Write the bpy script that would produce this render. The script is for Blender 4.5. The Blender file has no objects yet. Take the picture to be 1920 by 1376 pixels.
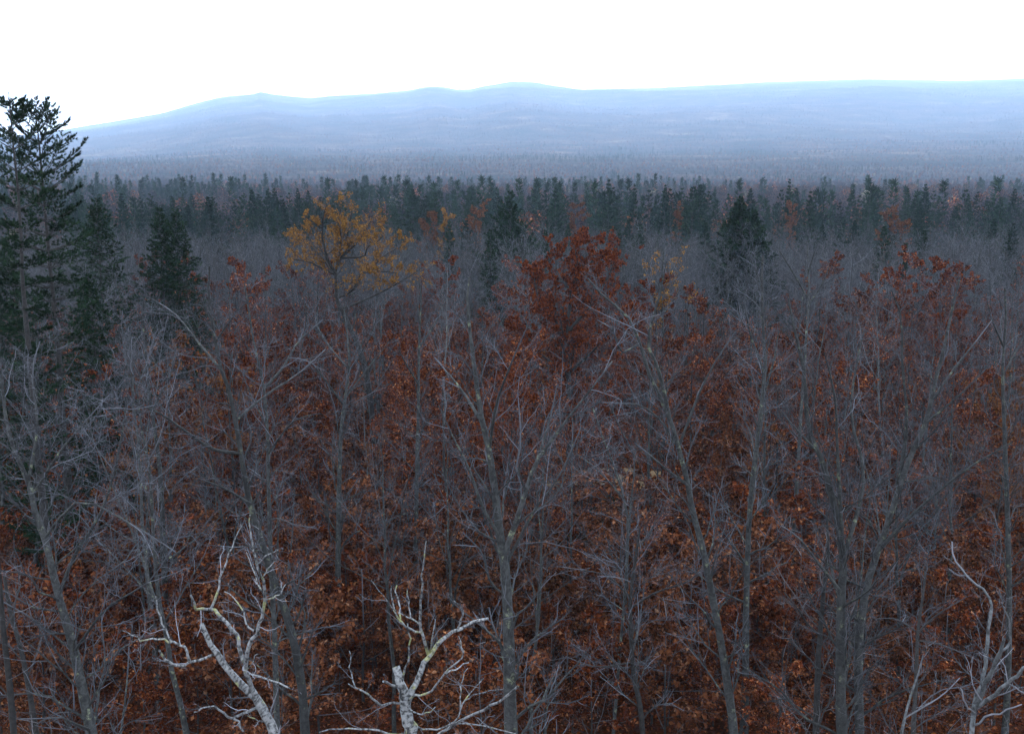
import bpy, math, random
import numpy as np

# ------------------------------------------------------------------ camera, sky, sun, exposure
SC = bpy.context.scene
COL = SC.collection
FPX, W0, H0 = 1884.0, 1920.0, 1376.0
HORIZON = 320.0
PITCH = math.atan((H0 / 2 - HORIZON) / FPX)
CAM = np.array([0.0, 0.0, 18.0])

cam_data = bpy.data.cameras.new("camera")
cam_data.sensor_width = 36.0
cam_data.lens = 36.0 * FPX / W0
cam_data.clip_start = 0.1
cam_data.clip_end = 40000.0
cam = bpy.data.objects.new("camera", cam_data)
cam.location = CAM.tolist()
cam.rotation_euler = (math.pi / 2 - PITCH, 0, 0)
COL.objects.link(cam)
SC.camera = cam

SUN_EL, SUN_AZ = 38.0, 20.0            # sun behind the overcast, ahead of the camera and a little to one side
world = bpy.data.worlds.new("World")
SC.world = world
world.use_nodes = True
wn, wl = world.node_tree.nodes, world.node_tree.links
wn.clear()
sky = wn.new("ShaderNodeTexSky")
sky.sky_type = 'NISHITA'
sky.sun_disc = False
sky.sun_elevation = math.radians(SUN_EL)
sky.sun_rotation = math.radians(SUN_AZ)
sky.dust_density = 4.0
cloud = wn.new("ShaderNodeRGB")
cloud.outputs[0].default_value = (27.5, 30.5, 35.0, 1)    # even overcast layer over the clear sky
mx = wn.new("ShaderNodeMixRGB")
mx.inputs[0].default_value = 0.86
bg = wn.new("ShaderNodeBackground")
bg.inputs[1].default_value = 0.15
wo = wn.new("ShaderNodeOutputWorld")
wl.new(sky.outputs[0], mx.inputs[1])
wl.new(cloud.outputs[0], mx.inputs[2])
wl.new(mx.outputs[0], bg.inputs[0])
wl.new(bg.outputs[0], wo.inputs[0])

sun_data = bpy.data.lights.new("sun", 'SUN')
sun_data.energy = 0.7
sun_data.angle = math.radians(35)
sun_data.color = (1.0, 0.96, 0.9)
sun = bpy.data.objects.new("sun", sun_data)
sun.rotation_euler = (math.radians(90 - SUN_EL), 0, math.radians(180 - SUN_AZ))
COL.objects.link(sun)

SC.view_settings.view_transform = 'Standard'
SC.view_settings.look = 'None'
SC.view_settings.exposure = 0.0
SC.view_settings.gamma = 1.0
SC.view_settings.use_curve_mapping = False
SC.render.engine = 'CYCLES'
SC.cycles.use_denoising = True
SC.cycles.max_bounces = 5
SC.cycles.diffuse_bounces = 2
SC.cycles.transmission_bounces = 2
SC.cycles.volume_bounces = 3
SC.cycles.use_adaptive_sampling = False
SC.render.use_persistent_data = False

# ------------------------------------------------------------------ helpers
RNG = np.random.default_rng(11)
CP, SP = math.cos(PITCH), math.sin(PITCH)


def at(px, py, d):
    """The point of the place seen at photo pixel (px, py), d metres out."""
    xc, yc = (px - W0 / 2) / FPX, -(py - H0 / 2) / FPX
    dx, dy, dz = xc, CP + yc * SP, -SP + yc * CP
    t = d / dy
    return CAM + np.array([dx * t, dy * t, dz * t])


def project(p):
    v = np.asarray(p) - CAM
    f = v[..., 1] * CP - v[..., 2] * SP
    u = v[..., 1] * SP + v[..., 2] * CP
    return W0 / 2 + FPX * v[..., 0] / f, H0 / 2 - FPX * u / f


def unit(v):
    return v / np.maximum(np.linalg.norm(v, axis=-1, keepdims=True), 1e-9)


class MB:
    """Collects tubes, leaves and needles and links them as one mesh."""

    def __init__(self):
        self.v, self.f, self.rad, self.tint, self.al, self.n = [], [], [], [], [], 0

    def _add(self, v, f, rad, tint, al):
        self.v.append(v.astype(np.float32))
        self.f.append((f + self.n).astype(np.int32))
        self.rad.append(np.asarray(rad, np.float32))
        self.tint.append(np.asarray(tint, np.float32))
        self.al.append(np.asarray(al, np.float32))
        self.n += len(v)

    def tubes(self, P, R, sides, cap=False, rough=0.0, rng=None):
        B, N, _ = P.shape
        T = np.empty_like(P)
        T[:, 1:-1] = P[:, 2:] - P[:, :-2]
        T[:, 0] = P[:, 1] - P[:, 0]
        T[:, -1] = P[:, -1] - P[:, -2]
        T = unit(T)
        chord = unit(P[:, -1] - P[:, 0])
        ref = np.where(np.abs(chord[:, 2:3]) < 0.8, np.array([[0, 0, 1.0]]), np.array([[1.0, 0.13, 0]]))[:, None, :]
        U = unit(ref - (ref * T).sum(-1, keepdims=True) * T)
        V = np.cross(T, U)
        a = np.arange(sides) * 2 * np.pi / sides
        rr = R[:, :, None] * np.ones(sides)
        if rough and rng is not None:
            rr = rr * (1 + rough * rng.normal(size=rr.shape))
        ring = P[:, :, None, :] + rr[..., None] * (np.cos(a)[:, None] * U[:, :, None, :] + np.sin(a)[:, None] * V[:, :, None, :])
        al = np.concatenate([np.zeros((B, 1)), np.cumsum(np.linalg.norm(np.diff(P, axis=1), axis=-1), 1)], 1)
        i = np.arange(B)[:, None, None] * N * sides + np.arange(N - 1)[None, :, None] * sides
        j = np.arange(sides)[None, None, :]
        k = (j + 1) % sides
        q = np.stack([i + j, i + k, i + sides + k, i + sides + j], -1).reshape(-1, 4)
        tint = np.repeat(np.random.default_rng(B + N).random(B), N * sides)
        self._add(ring.reshape(-1, 3), q, np.repeat(R.reshape(-1), sides), tint, np.repeat(al.reshape(-1), sides))
        if cap:
            for b in range(B):
                o = self.n
                c = P[b, -1] - T[b, -1] * R[b, -1] * 0.5
                last = ring[b, -1]
                self._add(np.vstack([last, c[None]]), np.array([[m, (m + 1) % sides, sides, sides] for m in range(sides)]),
                          np.full(sides + 1, R[b, -1]), np.zeros(sides + 1), np.full(sides + 1, al[b, -1]))

    def leaves(self, C, D, size, width, rng, tint=None, fold=0.25):
        """Folded pointed leaves: base C, direction D."""
        n = len(C)
        D = unit(D)
        ref = unit(rng.normal(size=(n, 3)))
        S = unit(np.cross(D, ref))
        Nn = np.cross(S, D)
        size = np.asarray(size).reshape(-1, 1) * np.ones((n, 1))
        mid = C + D * size * 0.5
        v = np.stack([C, mid + S * size * width + Nn * size * fold, C + D * size, mid - S * size * width + Nn * size * fold], 1)
        b = np.arange(n)[:, None] * 4
        f = np.concatenate([b + np.array([[0, 1, 2, 2]]), b + np.array([[0, 2, 3, 3]])], 0)
        t = rng.random(n) if tint is None else tint
        self._add(v.reshape(-1, 3), f, np.zeros(n * 4), np.repeat(t, 4), np.zeros(n * 4))

    def needles(self, C, D, size, width, rng, per, spread, tint):
        """Tufts of thin triangles fanning out round D at C."""
        n = len(C)
        C = np.repeat(C, per, 0)
        D = unit(np.repeat(unit(D), per, 0) + spread * rng.normal(size=(n * per, 3)))
        S = unit(np.cross(D, unit(rng.normal(size=(n * per, 3)))))
        size = size * rng.uniform(0.7, 1.25, (n * per, 1))
        v = np.stack([C - S * width, C + S * width, C + D * size], 1)
        f = np.arange(n * per)[:, None] * 3 + np.array([[0, 1, 2, 2]])
        self._add(v.reshape(-1, 3), f, np.zeros(n * per * 3), np.repeat(np.repeat(tint, per), 3), np.zeros(n * per * 3))

    def mesh(self, name, mats, smooth=True):
        me = bpy.data.meshes.new(name)
        v = np.concatenate(self.v)
        f = np.concatenate(self.f)
        tri = f[:, 2] == f[:, 3]
        cnt = np.where(tri, 3, 4).astype(np.int32)
        keep = np.ones(f.shape, bool)
        keep[tri, 3] = False
        loops = f[keep]
        me.vertices.add(len(v))
        me.vertices.foreach_set("co", v.reshape(-1))
        me.loops.add(len(loops))
        me.loops.foreach_set("vertex_index", loops)
        me.polygons.add(len(f))
        st = np.concatenate([[0], np.cumsum(cnt)[:-1]]).astype(np.int32)
        me.polygons.foreach_set("loop_start", st)
        me.update(calc_edges=True)
        if smooth:
            me.polygons.foreach_set("use_smooth", (~tri).astype(bool) if True else tri)
        for nm, arr in (("rad", self.rad), ("tint", self.tint), ("along", self.al)):
            a = me.attributes.new(nm, 'FLOAT', 'POINT')
            a.data.foreach_set("value", np.concatenate(arr))
        for m in (mats if isinstance(mats, (list, tuple)) else [mats]):
            me.materials.append(m)
        return me


def link(name, data, parent=None, loc=None):
    o = bpy.data.objects.new(name, data)
    COL.objects.link(o)
    if parent is not None:
        o.parent = parent
    if loc is not None:
        o.location = loc
    return o


def tag(o, label=None, cat=None, group=None, kind=None):
    if label: o["label"] = label
    if cat: o["category"] = cat
    if group: o["group"] = group
    if kind: o["kind"] = kind
    return o


def catmull(pts, n):
    p = np.asarray(pts, float)
    if len(p) == 2:
        return p[0] + (p[1] - p[0]) * np.linspace(0, 1, n)[:, None]
    q = np.vstack([2 * p[0] - p[1], p, 2 * p[-1] - p[-2]])
    s = np.concatenate([[0], np.cumsum(np.linalg.norm(np.diff(p[:, :3], axis=0), axis=1))])
    out = []
    for u in np.linspace(0, s[-1], n):
        i = min(max(np.searchsorted(s, u) - 1, 0), len(p) - 2)
        t = (u - s[i]) / max(s[i + 1] - s[i], 1e-9)
        a, b, c, d = q[i], q[i + 1], q[i + 2], q[i + 3]
        out.append(0.5 * (2 * b + (c - a) * t + (2 * a - 5 * b + 4 * c - d) * t * t + (3 * b - a - 3 * c + d) * t ** 3))
    return np.array(out)


def spawn(rng, P, R, k, t0, t1, ang, ang_sd, lf, M, up, wob, rf, rmin, drop=0.6, tip=0.4, az0=None, flat=0.0):
    """k side shoots on every branch of P."""
    B, N, _ = P.shape
    t = np.sort(t0 + (t1 - t0) * (np.arange(k)[None, :] + rng.random((B, k))) / k, 1)
    x = np.clip(t * (N - 1), 0, N - 1.001)
    i = x.astype(int)
    fr = (x - i)[..., None]
    bi = np.arange(B)[:, None]
    A, Bp = P[bi, i], P[bi, i + 1]
    pos = A + (Bp - A) * fr
    tan = unit(Bp - A)
    r = R[bi, i] + (R[bi, i + 1] - R[bi, i]) * fr[..., 0]
    L = np.linalg.norm(np.diff(P, axis=1), axis=-1).sum(1)[:, None]
    tt = (t - t0) / max(t1 - t0, 1e-6)
    length = lf * L * (1 - drop * tt) * rng.uniform(0.55, 1.25, (B, k))
    phi = rng.random((B, 1)) * 6.283 + 2.4 * np.arange(k)[None, :] + rng.normal(size=(B, k)) * 0.5
    ref = np.where(np.abs(tan[..., 2:3]) < 0.9, np.array([0, 0, 1.0]), np.array([1.0, 0, 0]))
    u = unit(np.cross(tan, ref))
    v = np.cross(tan, u)
    side = np.cos(phi)[..., None] * u + (1 - flat) * np.sin(phi)[..., None] * v
    side = unit(side)
    a = np.clip(ang + ang_sd * rng.normal(size=(B, k)), 0.15, 1.7)[..., None]
    d = np.cos(a) * tan + np.sin(a) * side
    out = np.empty((B, k, M, 3))
    out[:, :, 0] = pos
    st = (length / (M - 1))[..., None]
    for m in range(1, M):
        d = unit(d + up * np.array([0, 0, 1.0]) / (M - 1) + wob * rng.normal(size=d.shape))
        out[:, :, m] = out[:, :, m - 1] + d * st
    r0 = np.maximum(np.minimum(r * rf, r), rmin)
    rr = r0[..., None] * np.linspace(1, tip, M) 
    rr = np.maximum(rr, rmin * 0.6)
    return out.reshape(B * k, M, 3), rr.reshape(B * k, M)


# ------------------------------------------------------------------ materials
def new_mat(name):
    m = bpy.data.materials.new(name)
    m.use_nodes = True
    nt = m.node_tree
    nt.nodes.clear()
    out = nt.nodes.new("ShaderNodeOutputMaterial")
    return m, nt.nodes, nt.links, out


def ramp(n, stops):
    r = n.new("ShaderNodeValToRGB")
    while len(r.color_ramp.elements) < len(stops):
        r.color_ramp.elements.new(0.5)
    for e, (p, c) in zip(r.color_ramp.elements, stops):
        e.position = p
        e.color = (*c, 1)
    return r


def noise(n, l, scale, detail=4, coord=None, vec="Object", rough=0.6):
    if coord is None:
        coord = n.new("ShaderNodeTexCoord")
    t = n.new("ShaderNodeTexNoise")
    t.inputs["Scale"].default_value = scale
    t.inputs["Detail"].default_value = detail
    t.inputs["Roughness"].default_value = rough
    l.new(coord.outputs[vec], t.inputs["Vector"])
    return t


def attr(n, name):
    a = n.new("ShaderNodeAttribute")
    a.attribute_name = name
    return a


def mix(n, l, fac, a, b):
    m = n.new("ShaderNodeMixRGB")
    for s, x in ((0, fac), (1, a), (2, b)):
        if isinstance(x, (int, float)):
            m.inputs[s].default_value = x
        elif isinstance(x, tuple):
            m.inputs[s].default_value = (*x, 1)
        else:
            l.new(x, m.inputs[s])
    return m.outputs[0]


def bark(name, dark, light, twig, lichen=(0.36, 0.4, 0.27), lichen_amt=0.62):
    m, n, l, out = new_mat(name)
    n1 = noise(n, l, 8, 7, rough=0.7)
    n1.inputs["Distortion"].default_value = 0.6
    r1 = ramp(n, [(0.4, dark), (0.62, light)])
    l.new(n1.outputs[0], r1.inputs[0])
    n2 = noise(n, l, 4.6, 6, rough=0.7)
    r2 = ramp(n, [(lichen_amt - 0.04, (0, 0, 0)), (lichen_amt + 0.05, (1, 1, 1))])
    l.new(n2.outputs[0], r2.inputs[0])
    c = mix(n, l, r2.outputs[0], r1.outputs[0], lichen)
    rr = n.new("ShaderNodeMapRange")
    rr.inputs[1].default_value = 0.008
    rr.inputs[2].default_value = 0.02
    l.new(attr(n, "rad").outputs["Fac"], rr.inputs[0])
    pw = n.new("ShaderNodeMath"); pw.operation = 'POWER'; pw.inputs[1].default_value = 3.5
    l.new(attr(n, "tint").outputs["Fac"], pw.inputs[0])
    tw = mix(n, l, pw.outputs[0], twig, tuple(x * 7.5 for x in twig))
    c = mix(n, l, rr.outputs[0], tw, c)
    oi = n.new("ShaderNodeObjectInfo")
    g = n.new("ShaderNodeMapRange")
    g.inputs[3].default_value = 0.6
    g.inputs[4].default_value = 1.4
    l.new(oi.outputs["Random"], g.inputs[0])
    mul = n.new("ShaderNodeMixRGB")
    mul.blend_type = 'MULTIPLY'
    mul.inputs[0].default_value = 1
    l.new(c, mul.inputs[1])
    l.new(g.outputs[0], mul.inputs[2])
    b = n.new("ShaderNodeBsdfPrincipled")
    b.inputs["Roughness"].default_value = 0.85
    b.inputs["Specular IOR Level"].default_value = 0.25
    l.new(mul.outputs[0], b.inputs["Base Color"])
    bp = n.new("ShaderNodeBump")
    bp.inputs["Strength"].default_value = 0.7
    bp.inputs["Distance"].default_value = 0.02
    l.new(n1.outputs[0], bp.inputs["Height"])
    l.new(bp.outputs[0], b.inputs["Normal"])
    l.new(b.outputs[0], out.inputs[0])
    return m


def birch_bark():
    m, n, l, out = new_mat("birch_bark")
    al, rad = attr(n, "along"), attr(n, "rad")
    co = n.new("ShaderNodeTexCoord")
    sx = n.new("ShaderNodeSeparateXYZ")
    l.new(co.outputs["Object"], sx.inputs[0])
    cb = n.new("ShaderNodeCombineXYZ")
    s1 = n.new("ShaderNodeMath"); s1.operation = 'MULTIPLY'; s1.inputs[1].default_value = 14.0
    l.new(al.outputs["Fac"], s1.inputs[0])
    s2 = n.new("ShaderNodeMath"); s2.operation = 'MULTIPLY'; s2.inputs[1].default_value = 11.0
    l.new(sx.outputs[0], s2.inputs[0])
    l.new(s1.outputs[0], cb.inputs[0]); l.new(s2.outputs[0], cb.inputs[1]); s3 = n.new('ShaderNodeMath'); s3.operation = 'MULTIPLY'; s3.inputs[1].default_value = 11.0; l.new(sx.outputs[1], s3.inputs[0]); l.new(s3.outputs[0], cb.inputs[2])
    t = n.new("ShaderNodeTexNoise"); t.inputs["Scale"].default_value = 1.6; t.inputs["Detail"].default_value = 5
    l.new(cb.outputs[0], t.inputs["Vector"])
    r = ramp(n, [(0.33, (0.008, 0.008, 0.008)), (0.42, (0.03, 0.03, 0.03)), (0.5, (0.105, 0.107, 0.11)), (0.72, (0.18, 0.18, 0.18))])
    l.new(t.outputs[0], r.inputs[0])
    n2 = noise(n, l, 3.6, 6)
    r2 = ramp(n, [(0.57, (0, 0, 0)), (0.63, (1, 1, 1))])
    l.new(n2.outputs[0], r2.inputs[0])
    n3 = noise(n, l, 30, 3)
    li = ramp(n, [(0.4, (0.09, 0.09, 0.04)), (0.7, (0.2, 0.2, 0.09))])
    l.new(n3.outputs[0], li.inputs[0])
    n4 = noise(n, l, 1.7, 4)
    st = ramp(n, [(0.38, (0.6, 0.6, 0.61)), (0.6, (1, 1, 1))])
    l.new(n4.outputs[0], st.inputs[0])
    wt = n.new("ShaderNodeMixRGB"); wt.blend_type = 'MULTIPLY'; wt.inputs[0].default_value = 1
    l.new(r.outputs[0], wt.inputs[1]); l.new(st.outputs[0], wt.inputs[2])
    c = mix(n, l, r2.outputs[0], wt.outputs[0], li.outputs[0])
    b = n.new("ShaderNodeBsdfPrincipled")
    b.inputs["Roughness"].default_value = 0.7
    b.inputs["Specular IOR Level"].default_value = 0.3
    l.new(c, b.inputs["Base Color"])
    bp = n.new("ShaderNodeBump"); bp.inputs["Strength"].default_value = 0.6; bp.inputs["Distance"].default_value = 0.01
    l.new(t.outputs[0], bp.inputs["Height"]); l.new(bp.outputs[0], b.inputs["Normal"])
    l.new(b.outputs[0], out.inputs[0])
    return m


def leaf_mat(name, stops, trans=0.25, obj_var=0.35):
    m, n, l, out = new_mat(name)
    r = ramp(n, stops)
    l.new(attr(n, "tint").outputs["Fac"], r.inputs[0])
    oi = n.new("ShaderNodeObjectInfo")
    g = n.new("ShaderNodeMapRange")
    g.inputs[3].default_value = 1 - obj_var
    g.inputs[4].default_value = 1 + obj_var
    l.new(oi.outputs["Random"], g.inputs[0])
    mul = n.new("ShaderNodeMixRGB"); mul.blend_type = 'MULTIPLY'; mul.inputs[0].default_value = 1
    l.new(r.outputs[0], mul.inputs[1]); l.new(g.outputs[0], mul.inputs[2])
    d = n.new("ShaderNodeBsdfDiffuse")
    t = n.new("ShaderNodeBsdfTranslucent")
    l.new(mul.outputs[0], d.inputs[0]); l.new(mul.outputs[0], t.inputs[0])
    s = n.new("ShaderNodeMixShader"); s.inputs[0].default_value = trans
    l.new(d.outputs[0], s.inputs[1]); l.new(t.outputs[0], s.inputs[2])
    l.new(s.outputs[0], out.inputs[0])
    return m


GREY = bark("grey_bark", (0.006, 0.0063, 0.0066), (0.027, 0.0285, 0.0285), (0.0125, 0.0132, 0.0158), (0.085, 0.095, 0.06))
DARKB = bark("dark_bark", (0.005, 0.0048, 0.0048), (0.02, 0.018, 0.017), (0.015, 0.014, 0.015), (0.06, 0.066, 0.048), lichen_amt=0.72)
SILVER = bark("silver_bark", (0.014, 0.0147, 0.0155), (0.07, 0.074, 0.077), (0.022, 0.022, 0.025), (0.1, 0.11, 0.07), lichen_amt=0.66)
PALE = bark("pale_bark", (0.018, 0.0185, 0.019), (0.06, 0.062, 0.064), (0.02, 0.02, 0.022), (0.1, 0.11, 0.07))
BIRCH = birch_bark()
RUSSET = leaf_mat("russet_leaves", [(0.0, (0.014, 0.006, 0.004)), (0.3, (0.045, 0.012, 0.0055)), (0.72, (0.09, 0.0215, 0.008)), (0.9, (0.14, 0.042, 0.0145)), (1.0, (0.25, 0.108, 0.048))])
REDOAK = leaf_mat("red_oak_leaves", [(0.0, (0.016, 0.005, 0.0035)), (0.5, (0.075, 0.0175, 0.0068)), (1.0, (0.13, 0.036, 0.012))], obj_var=0.1)
ORANGE = leaf_mat("orange_leaves", [(0.0, (0.03, 0.011, 0.005)), (0.6, (0.085, 0.031, 0.012)), (1.0, (0.13, 0.058, 0.023))], obj_var=0.2)
YELLOW = leaf_mat("yellow_leaves", [(0.0, (0.05, 0.024, 0.011)), (0.5, (0.155, 0.074, 0.019)), (1.0, (0.21, 0.112, 0.029))], obj_var=0.1)
NEEDLE = leaf_mat("pine_needles", [(0.0, (0.0045, 0.0095, 0.0055)), (0.6, (0.011, 0.022, 0.012)), (1.0, (0.024, 0.04, 0.019))], trans=0.1)
FARBARE = leaf_mat("far_twigs", [(0.0, (0.014, 0.013, 0.015)), (0.7, (0.032, 0.028, 0.031)), (1.0, (0.06, 0.04, 0.034))], trans=0.0)
FARPALE = leaf_mat("far_pale_leaves", [(0.0, (0.06, 0.05, 0.03)), (1.0, (0.14, 0.125, 0.085))], trans=0.1)


def ground_mat(name, cols, scale):
    m, n, l, out = new_mat(name)
    co = n.new("ShaderNodeTexCoord")
    a = noise(n, l, scale, 8, co)
    r = ramp(n, cols)
    l.new(a.outputs[0], r.inputs[0])
    b2 = noise(n, l, scale * 26, 4, co)
    r2 = ramp(n, [(0.3, (0.35, 0.35, 0.35)), (0.7, (1.5, 1.4, 1.3))])
    l.new(b2.outputs[0], r2.inputs[0])
    mul = n.new("ShaderNodeMixRGB"); mul.blend_type = 'MULTIPLY'; mul.inputs[0].default_value = 1
    l.new(r.outputs[0], mul.inputs[1]); l.new(r2.outputs[0], mul.inputs[2])
    d = n.new("ShaderNodeBsdfDiffuse")
    l.new(mul.outputs[0], d.inputs[0])
    bp = n.new("ShaderNodeBump"); bp.inputs["Strength"].default_value = 0.8; bp.inputs["Distance"].default_value = 1.0 / (scale * 10)
    l.new(b2.outputs[0], bp.inputs["Height"]); l.new(bp.outputs[0], d.inputs["Normal"])
    l.new(d.outputs[0], out.inputs[0])
    return m


GROUND = ground_mat("leaf_litter_ground", [(0.3, (0.02, 0.009, 0.006)), (0.55, (0.05, 0.019, 0.01)), (0.75, (0.09, 0.038, 0.02))], 0.5)
HILL = ground_mat("wooded_slope", [(0.3, (0.012, 0.02, 0.016)), (0.46, (0.03, 0.03, 0.031)), (0.6, (0.06, 0.046, 0.04)), (0.74, (0.15, 0.125, 0.085))], 0.006)
DRYGRASS = ground_mat("dry_grass", [(0.3, (0.09, 0.06, 0.032)), (0.7, (0.2, 0.145, 0.085))], 0.9)

# ------------------------------------------------------------------ terrain
RIDGE_FAR = ([-900, 0, 110, 200, 330, 400, 440, 470, 495, 512, 535, 560, 600, 640, 720, 780, 805, 830, 860, 885, 910, 960, 1000, 1030, 1080, 1200, 1300, 1400, 1600, 1750, 1920, 2800],
             [282, 262, 256, 240, 218, 200, 190, 186, 184, 179, 184, 187, 191, 187, 183, 178, 172, 171, 176, 176, 170, 162, 163, 168, 175, 174, 168, 164, 158, 161, 155, 170])
BASE_D = [-400, 20, 90, 160, 260, 400, 800, 1300, 1900]
BASE_Z = [0, 0, -3.0, -5.5, -6.5, -6.0, -2.0, 2.0, 27.0]
RISE_FAR = ([1900, 3300, 4000, 5000, 6500, 7500, 9000, 12000], [0.09, 0.33, 0.5, 0.7, 0.88, 0.935, 0.97, 1.0])


def fbm(x, y, seed, octs=5):
    r = np.random.default_rng(seed)
    out = 0
    for o in range(octs):
        a = r.random(4) * 6.28
        c, s = math.cos(a[3]), math.sin(a[3])
        xx, yy = x * c - y * s, x * s + y * c
        f = 2.0 ** o
        out = out + (np.sin(xx * f + a[0] + 1.7 * np.sin(yy * f * 0.7 + a[1])) * np.sin(yy * f * 1.1 + a[2])) / f
    return out


def zg(x, y):
    x, y = np.asarray(x, float), np.asarray(y, float)
    yy = np.maximum(y, 30.0)
    px = W0 / 2 + FPX * x / yy * CP
    base = np.interp(y, BASE_D, BASE_Z) + 0.35 * fbm(x * 0.07, y * 0.07, 3, 3) * np.clip(y / 40, 0, 1)
    cut = np.minimum(y, 12000)
    far = 18 + np.interp(y, *RISE_FAR) * (HORIZON - np.interp(px, *RIDGE_FAR)) / FPX * cut - (y - cut) * 0.3
    z = np.where(y > 1900, np.maximum(far, 14), base)
    z = z + fbm(x * 0.002, y * 0.002, 5, 6) * 20.0 * np.clip((y - 2000) / 2000, 0, 1) * np.clip((11000 - y) / 3000, 0.3, 1)
    return z


def sheet(name, ds, avals, mat):
    D, A = np.meshgrid(ds, avals, indexing='ij')
    X = A * (D + 120)
    Z = zg(X, D)
    v = np.stack([X, D, Z], -1).reshape(-1, 3)
    nr, nc = D.shape
    i = np.arange(nr - 1)[:, None] * nc + np.arange(nc - 1)[None, :]
    f = np.stack([i, i + 1, i + nc + 1, i + nc], -1).reshape(-1, 4)
    mb = MB()
    mb._add(v, f, np.zeros(len(v)), np.zeros(len(v)), np.zeros(len(v)))
    return tag(link(name, mb.mesh(name, mat)), kind="structure")


AV = np.linspace(-0.8, 0.8, 241)
sheet("ground", np.concatenate([np.linspace(-118, 0, 12), np.linspace(6, 300, 99), np.geomspace(310, 800, 30)]), AV, GROUND)
sheet("valley_land", np.geomspace(800, 1900, 50), AV, HILL)
sheet("hills", np.geomspace(1900, 12600, 240), AV, HILL)

# dry grass clearing glimpsed between the trunks
cl = MB()
ang = np.linspace(0, 2 * np.pi, 40, endpoint=False)
cx, cy = at(1150, 1000, 62)[0], 63.0
ring = np.stack([cx + np.cos(ang) * 7.5 * (1 + 0.15 * np.sin(3 * ang)), cy + np.sin(ang) * 2.6 * (1 + 0.2 * np.sin(5 * ang + 1))], -1)
pts = np.concatenate([[[cx, cy]], (ring + [cx, cy]) / 2, ring])
cz = zg(pts[:, 0], pts[:, 1]) + 0.06
m40 = np.arange(40)
cf = np.concatenate([np.stack([m40 * 0, 1 + m40, 1 + (m40 + 1) % 40, 1 + (m40 + 1) % 40], -1),
                     np.stack([1 + m40, 41 + m40, 41 + (m40 + 1) % 40, 1 + (m40 + 1) % 40], -1)])
cl._add(np.column_stack([pts, cz]), cf, np.zeros(81), np.zeros(81), np.zeros(81))
tag(link("dry_grass_field", cl.mesh("dry_grass_field", DRYGRASS)), kind="structure")

# ------------------------------------------------------------------ tree builders (local coordinates, base at the origin)
def trunk_line(rng, H, n, lean=0.03, wob=0.012, r0=0.15, tip=0.12):
    P = np.zeros((n, 3))
    P[:, 2] = np.linspace(0, H, n)
    w = np.cumsum(rng.normal(size=(n, 2)) * wob * H / 3, 0)
    P[:, :2] = w + np.outer(np.linspace(0, 1, n), rng.normal(size=2) * lean * H)
    P[:, :2] -= P[0, :2]
    R = r0 * (1 - (1 - tip) * np.linspace(0, 1, n) ** 0.9)
    R[0] *= 1.25
    return P[None], R[None]


def bare_crown(rng, P, R, nl=16, t0=0.38, k2=7, k3=6, k4=3, rm=0.006, lf=0.42, ang=0.75, sides=4, fork=True):
    """Limbs and twigs on a trunk; returns (limb level, list of finer levels)."""
    A = spawn(rng, P, R, nl, t0, 0.99, ang, 0.18, lf, 8, 0.45, 0.1, 0.46, rm * 2.5, drop=0.55, tip=0.25)
    B = spawn(rng, *A, k2, 0.18, 0.99, 0.7, 0.2, 0.42, 6, 0.3, 0.13, 0.6, rm * 1.5, drop=0.55, tip=0.35)
    lv = [(B, 3)]
    C = spawn(rng, *B, k3, 0.12, 1.0, 0.7, 0.25, 0.5, 4, 0.25, 0.15, 0.6, rm, drop=0.5, tip=0.5)
    lv.append((C, 3))
    if k4:
        D = spawn(rng, *C, k4, 0.2, 1.0, 0.7, 0.25, 0.6, 3, 0.15, 0.15, 0.7, rm * 0.8, drop=0.4, tip=0.6)
        lv.append((D, 3))
    return A, lv


def proto_bare(name, H, r0, mat, seed, **kw):
    rng = np.random.default_rng(seed)
    P, R = trunk_line(rng, H, 14, r0=r0)
    t = MB(); t.tubes(P, R, 7, rough=0.05, rng=rng)
    c = MB()
    if kw.pop("twin", False):
        S = spawn(rng, P, R, 1, 0.28, 0.45, 0.35, 0.05, 0.62, 10, 0.3, 0.05, 0.75, 0.03, drop=0.0, tip=0.15)
        c.tubes(*S, 6)
        A2, lv2 = bare_crown(rng, *S, nl=9, t0=0.25, k2=kw.get("k2", 7), k3=kw.get("k3", 6), k4=kw.get("k4", 3), rm=kw.get("rm", 0.006))
        c.tubes(*A2, 4)
        for b, s in lv2: c.tubes(*b, s)
    A, lv = bare_crown(rng, P, R, **kw)
    c.tubes(*A, 4)
    for b, s in lv: c.tubes(*b, s)
    return {"trunk": t.mesh("trunk", mat), "crown": c.mesh("crown", mat)}, H


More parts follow.
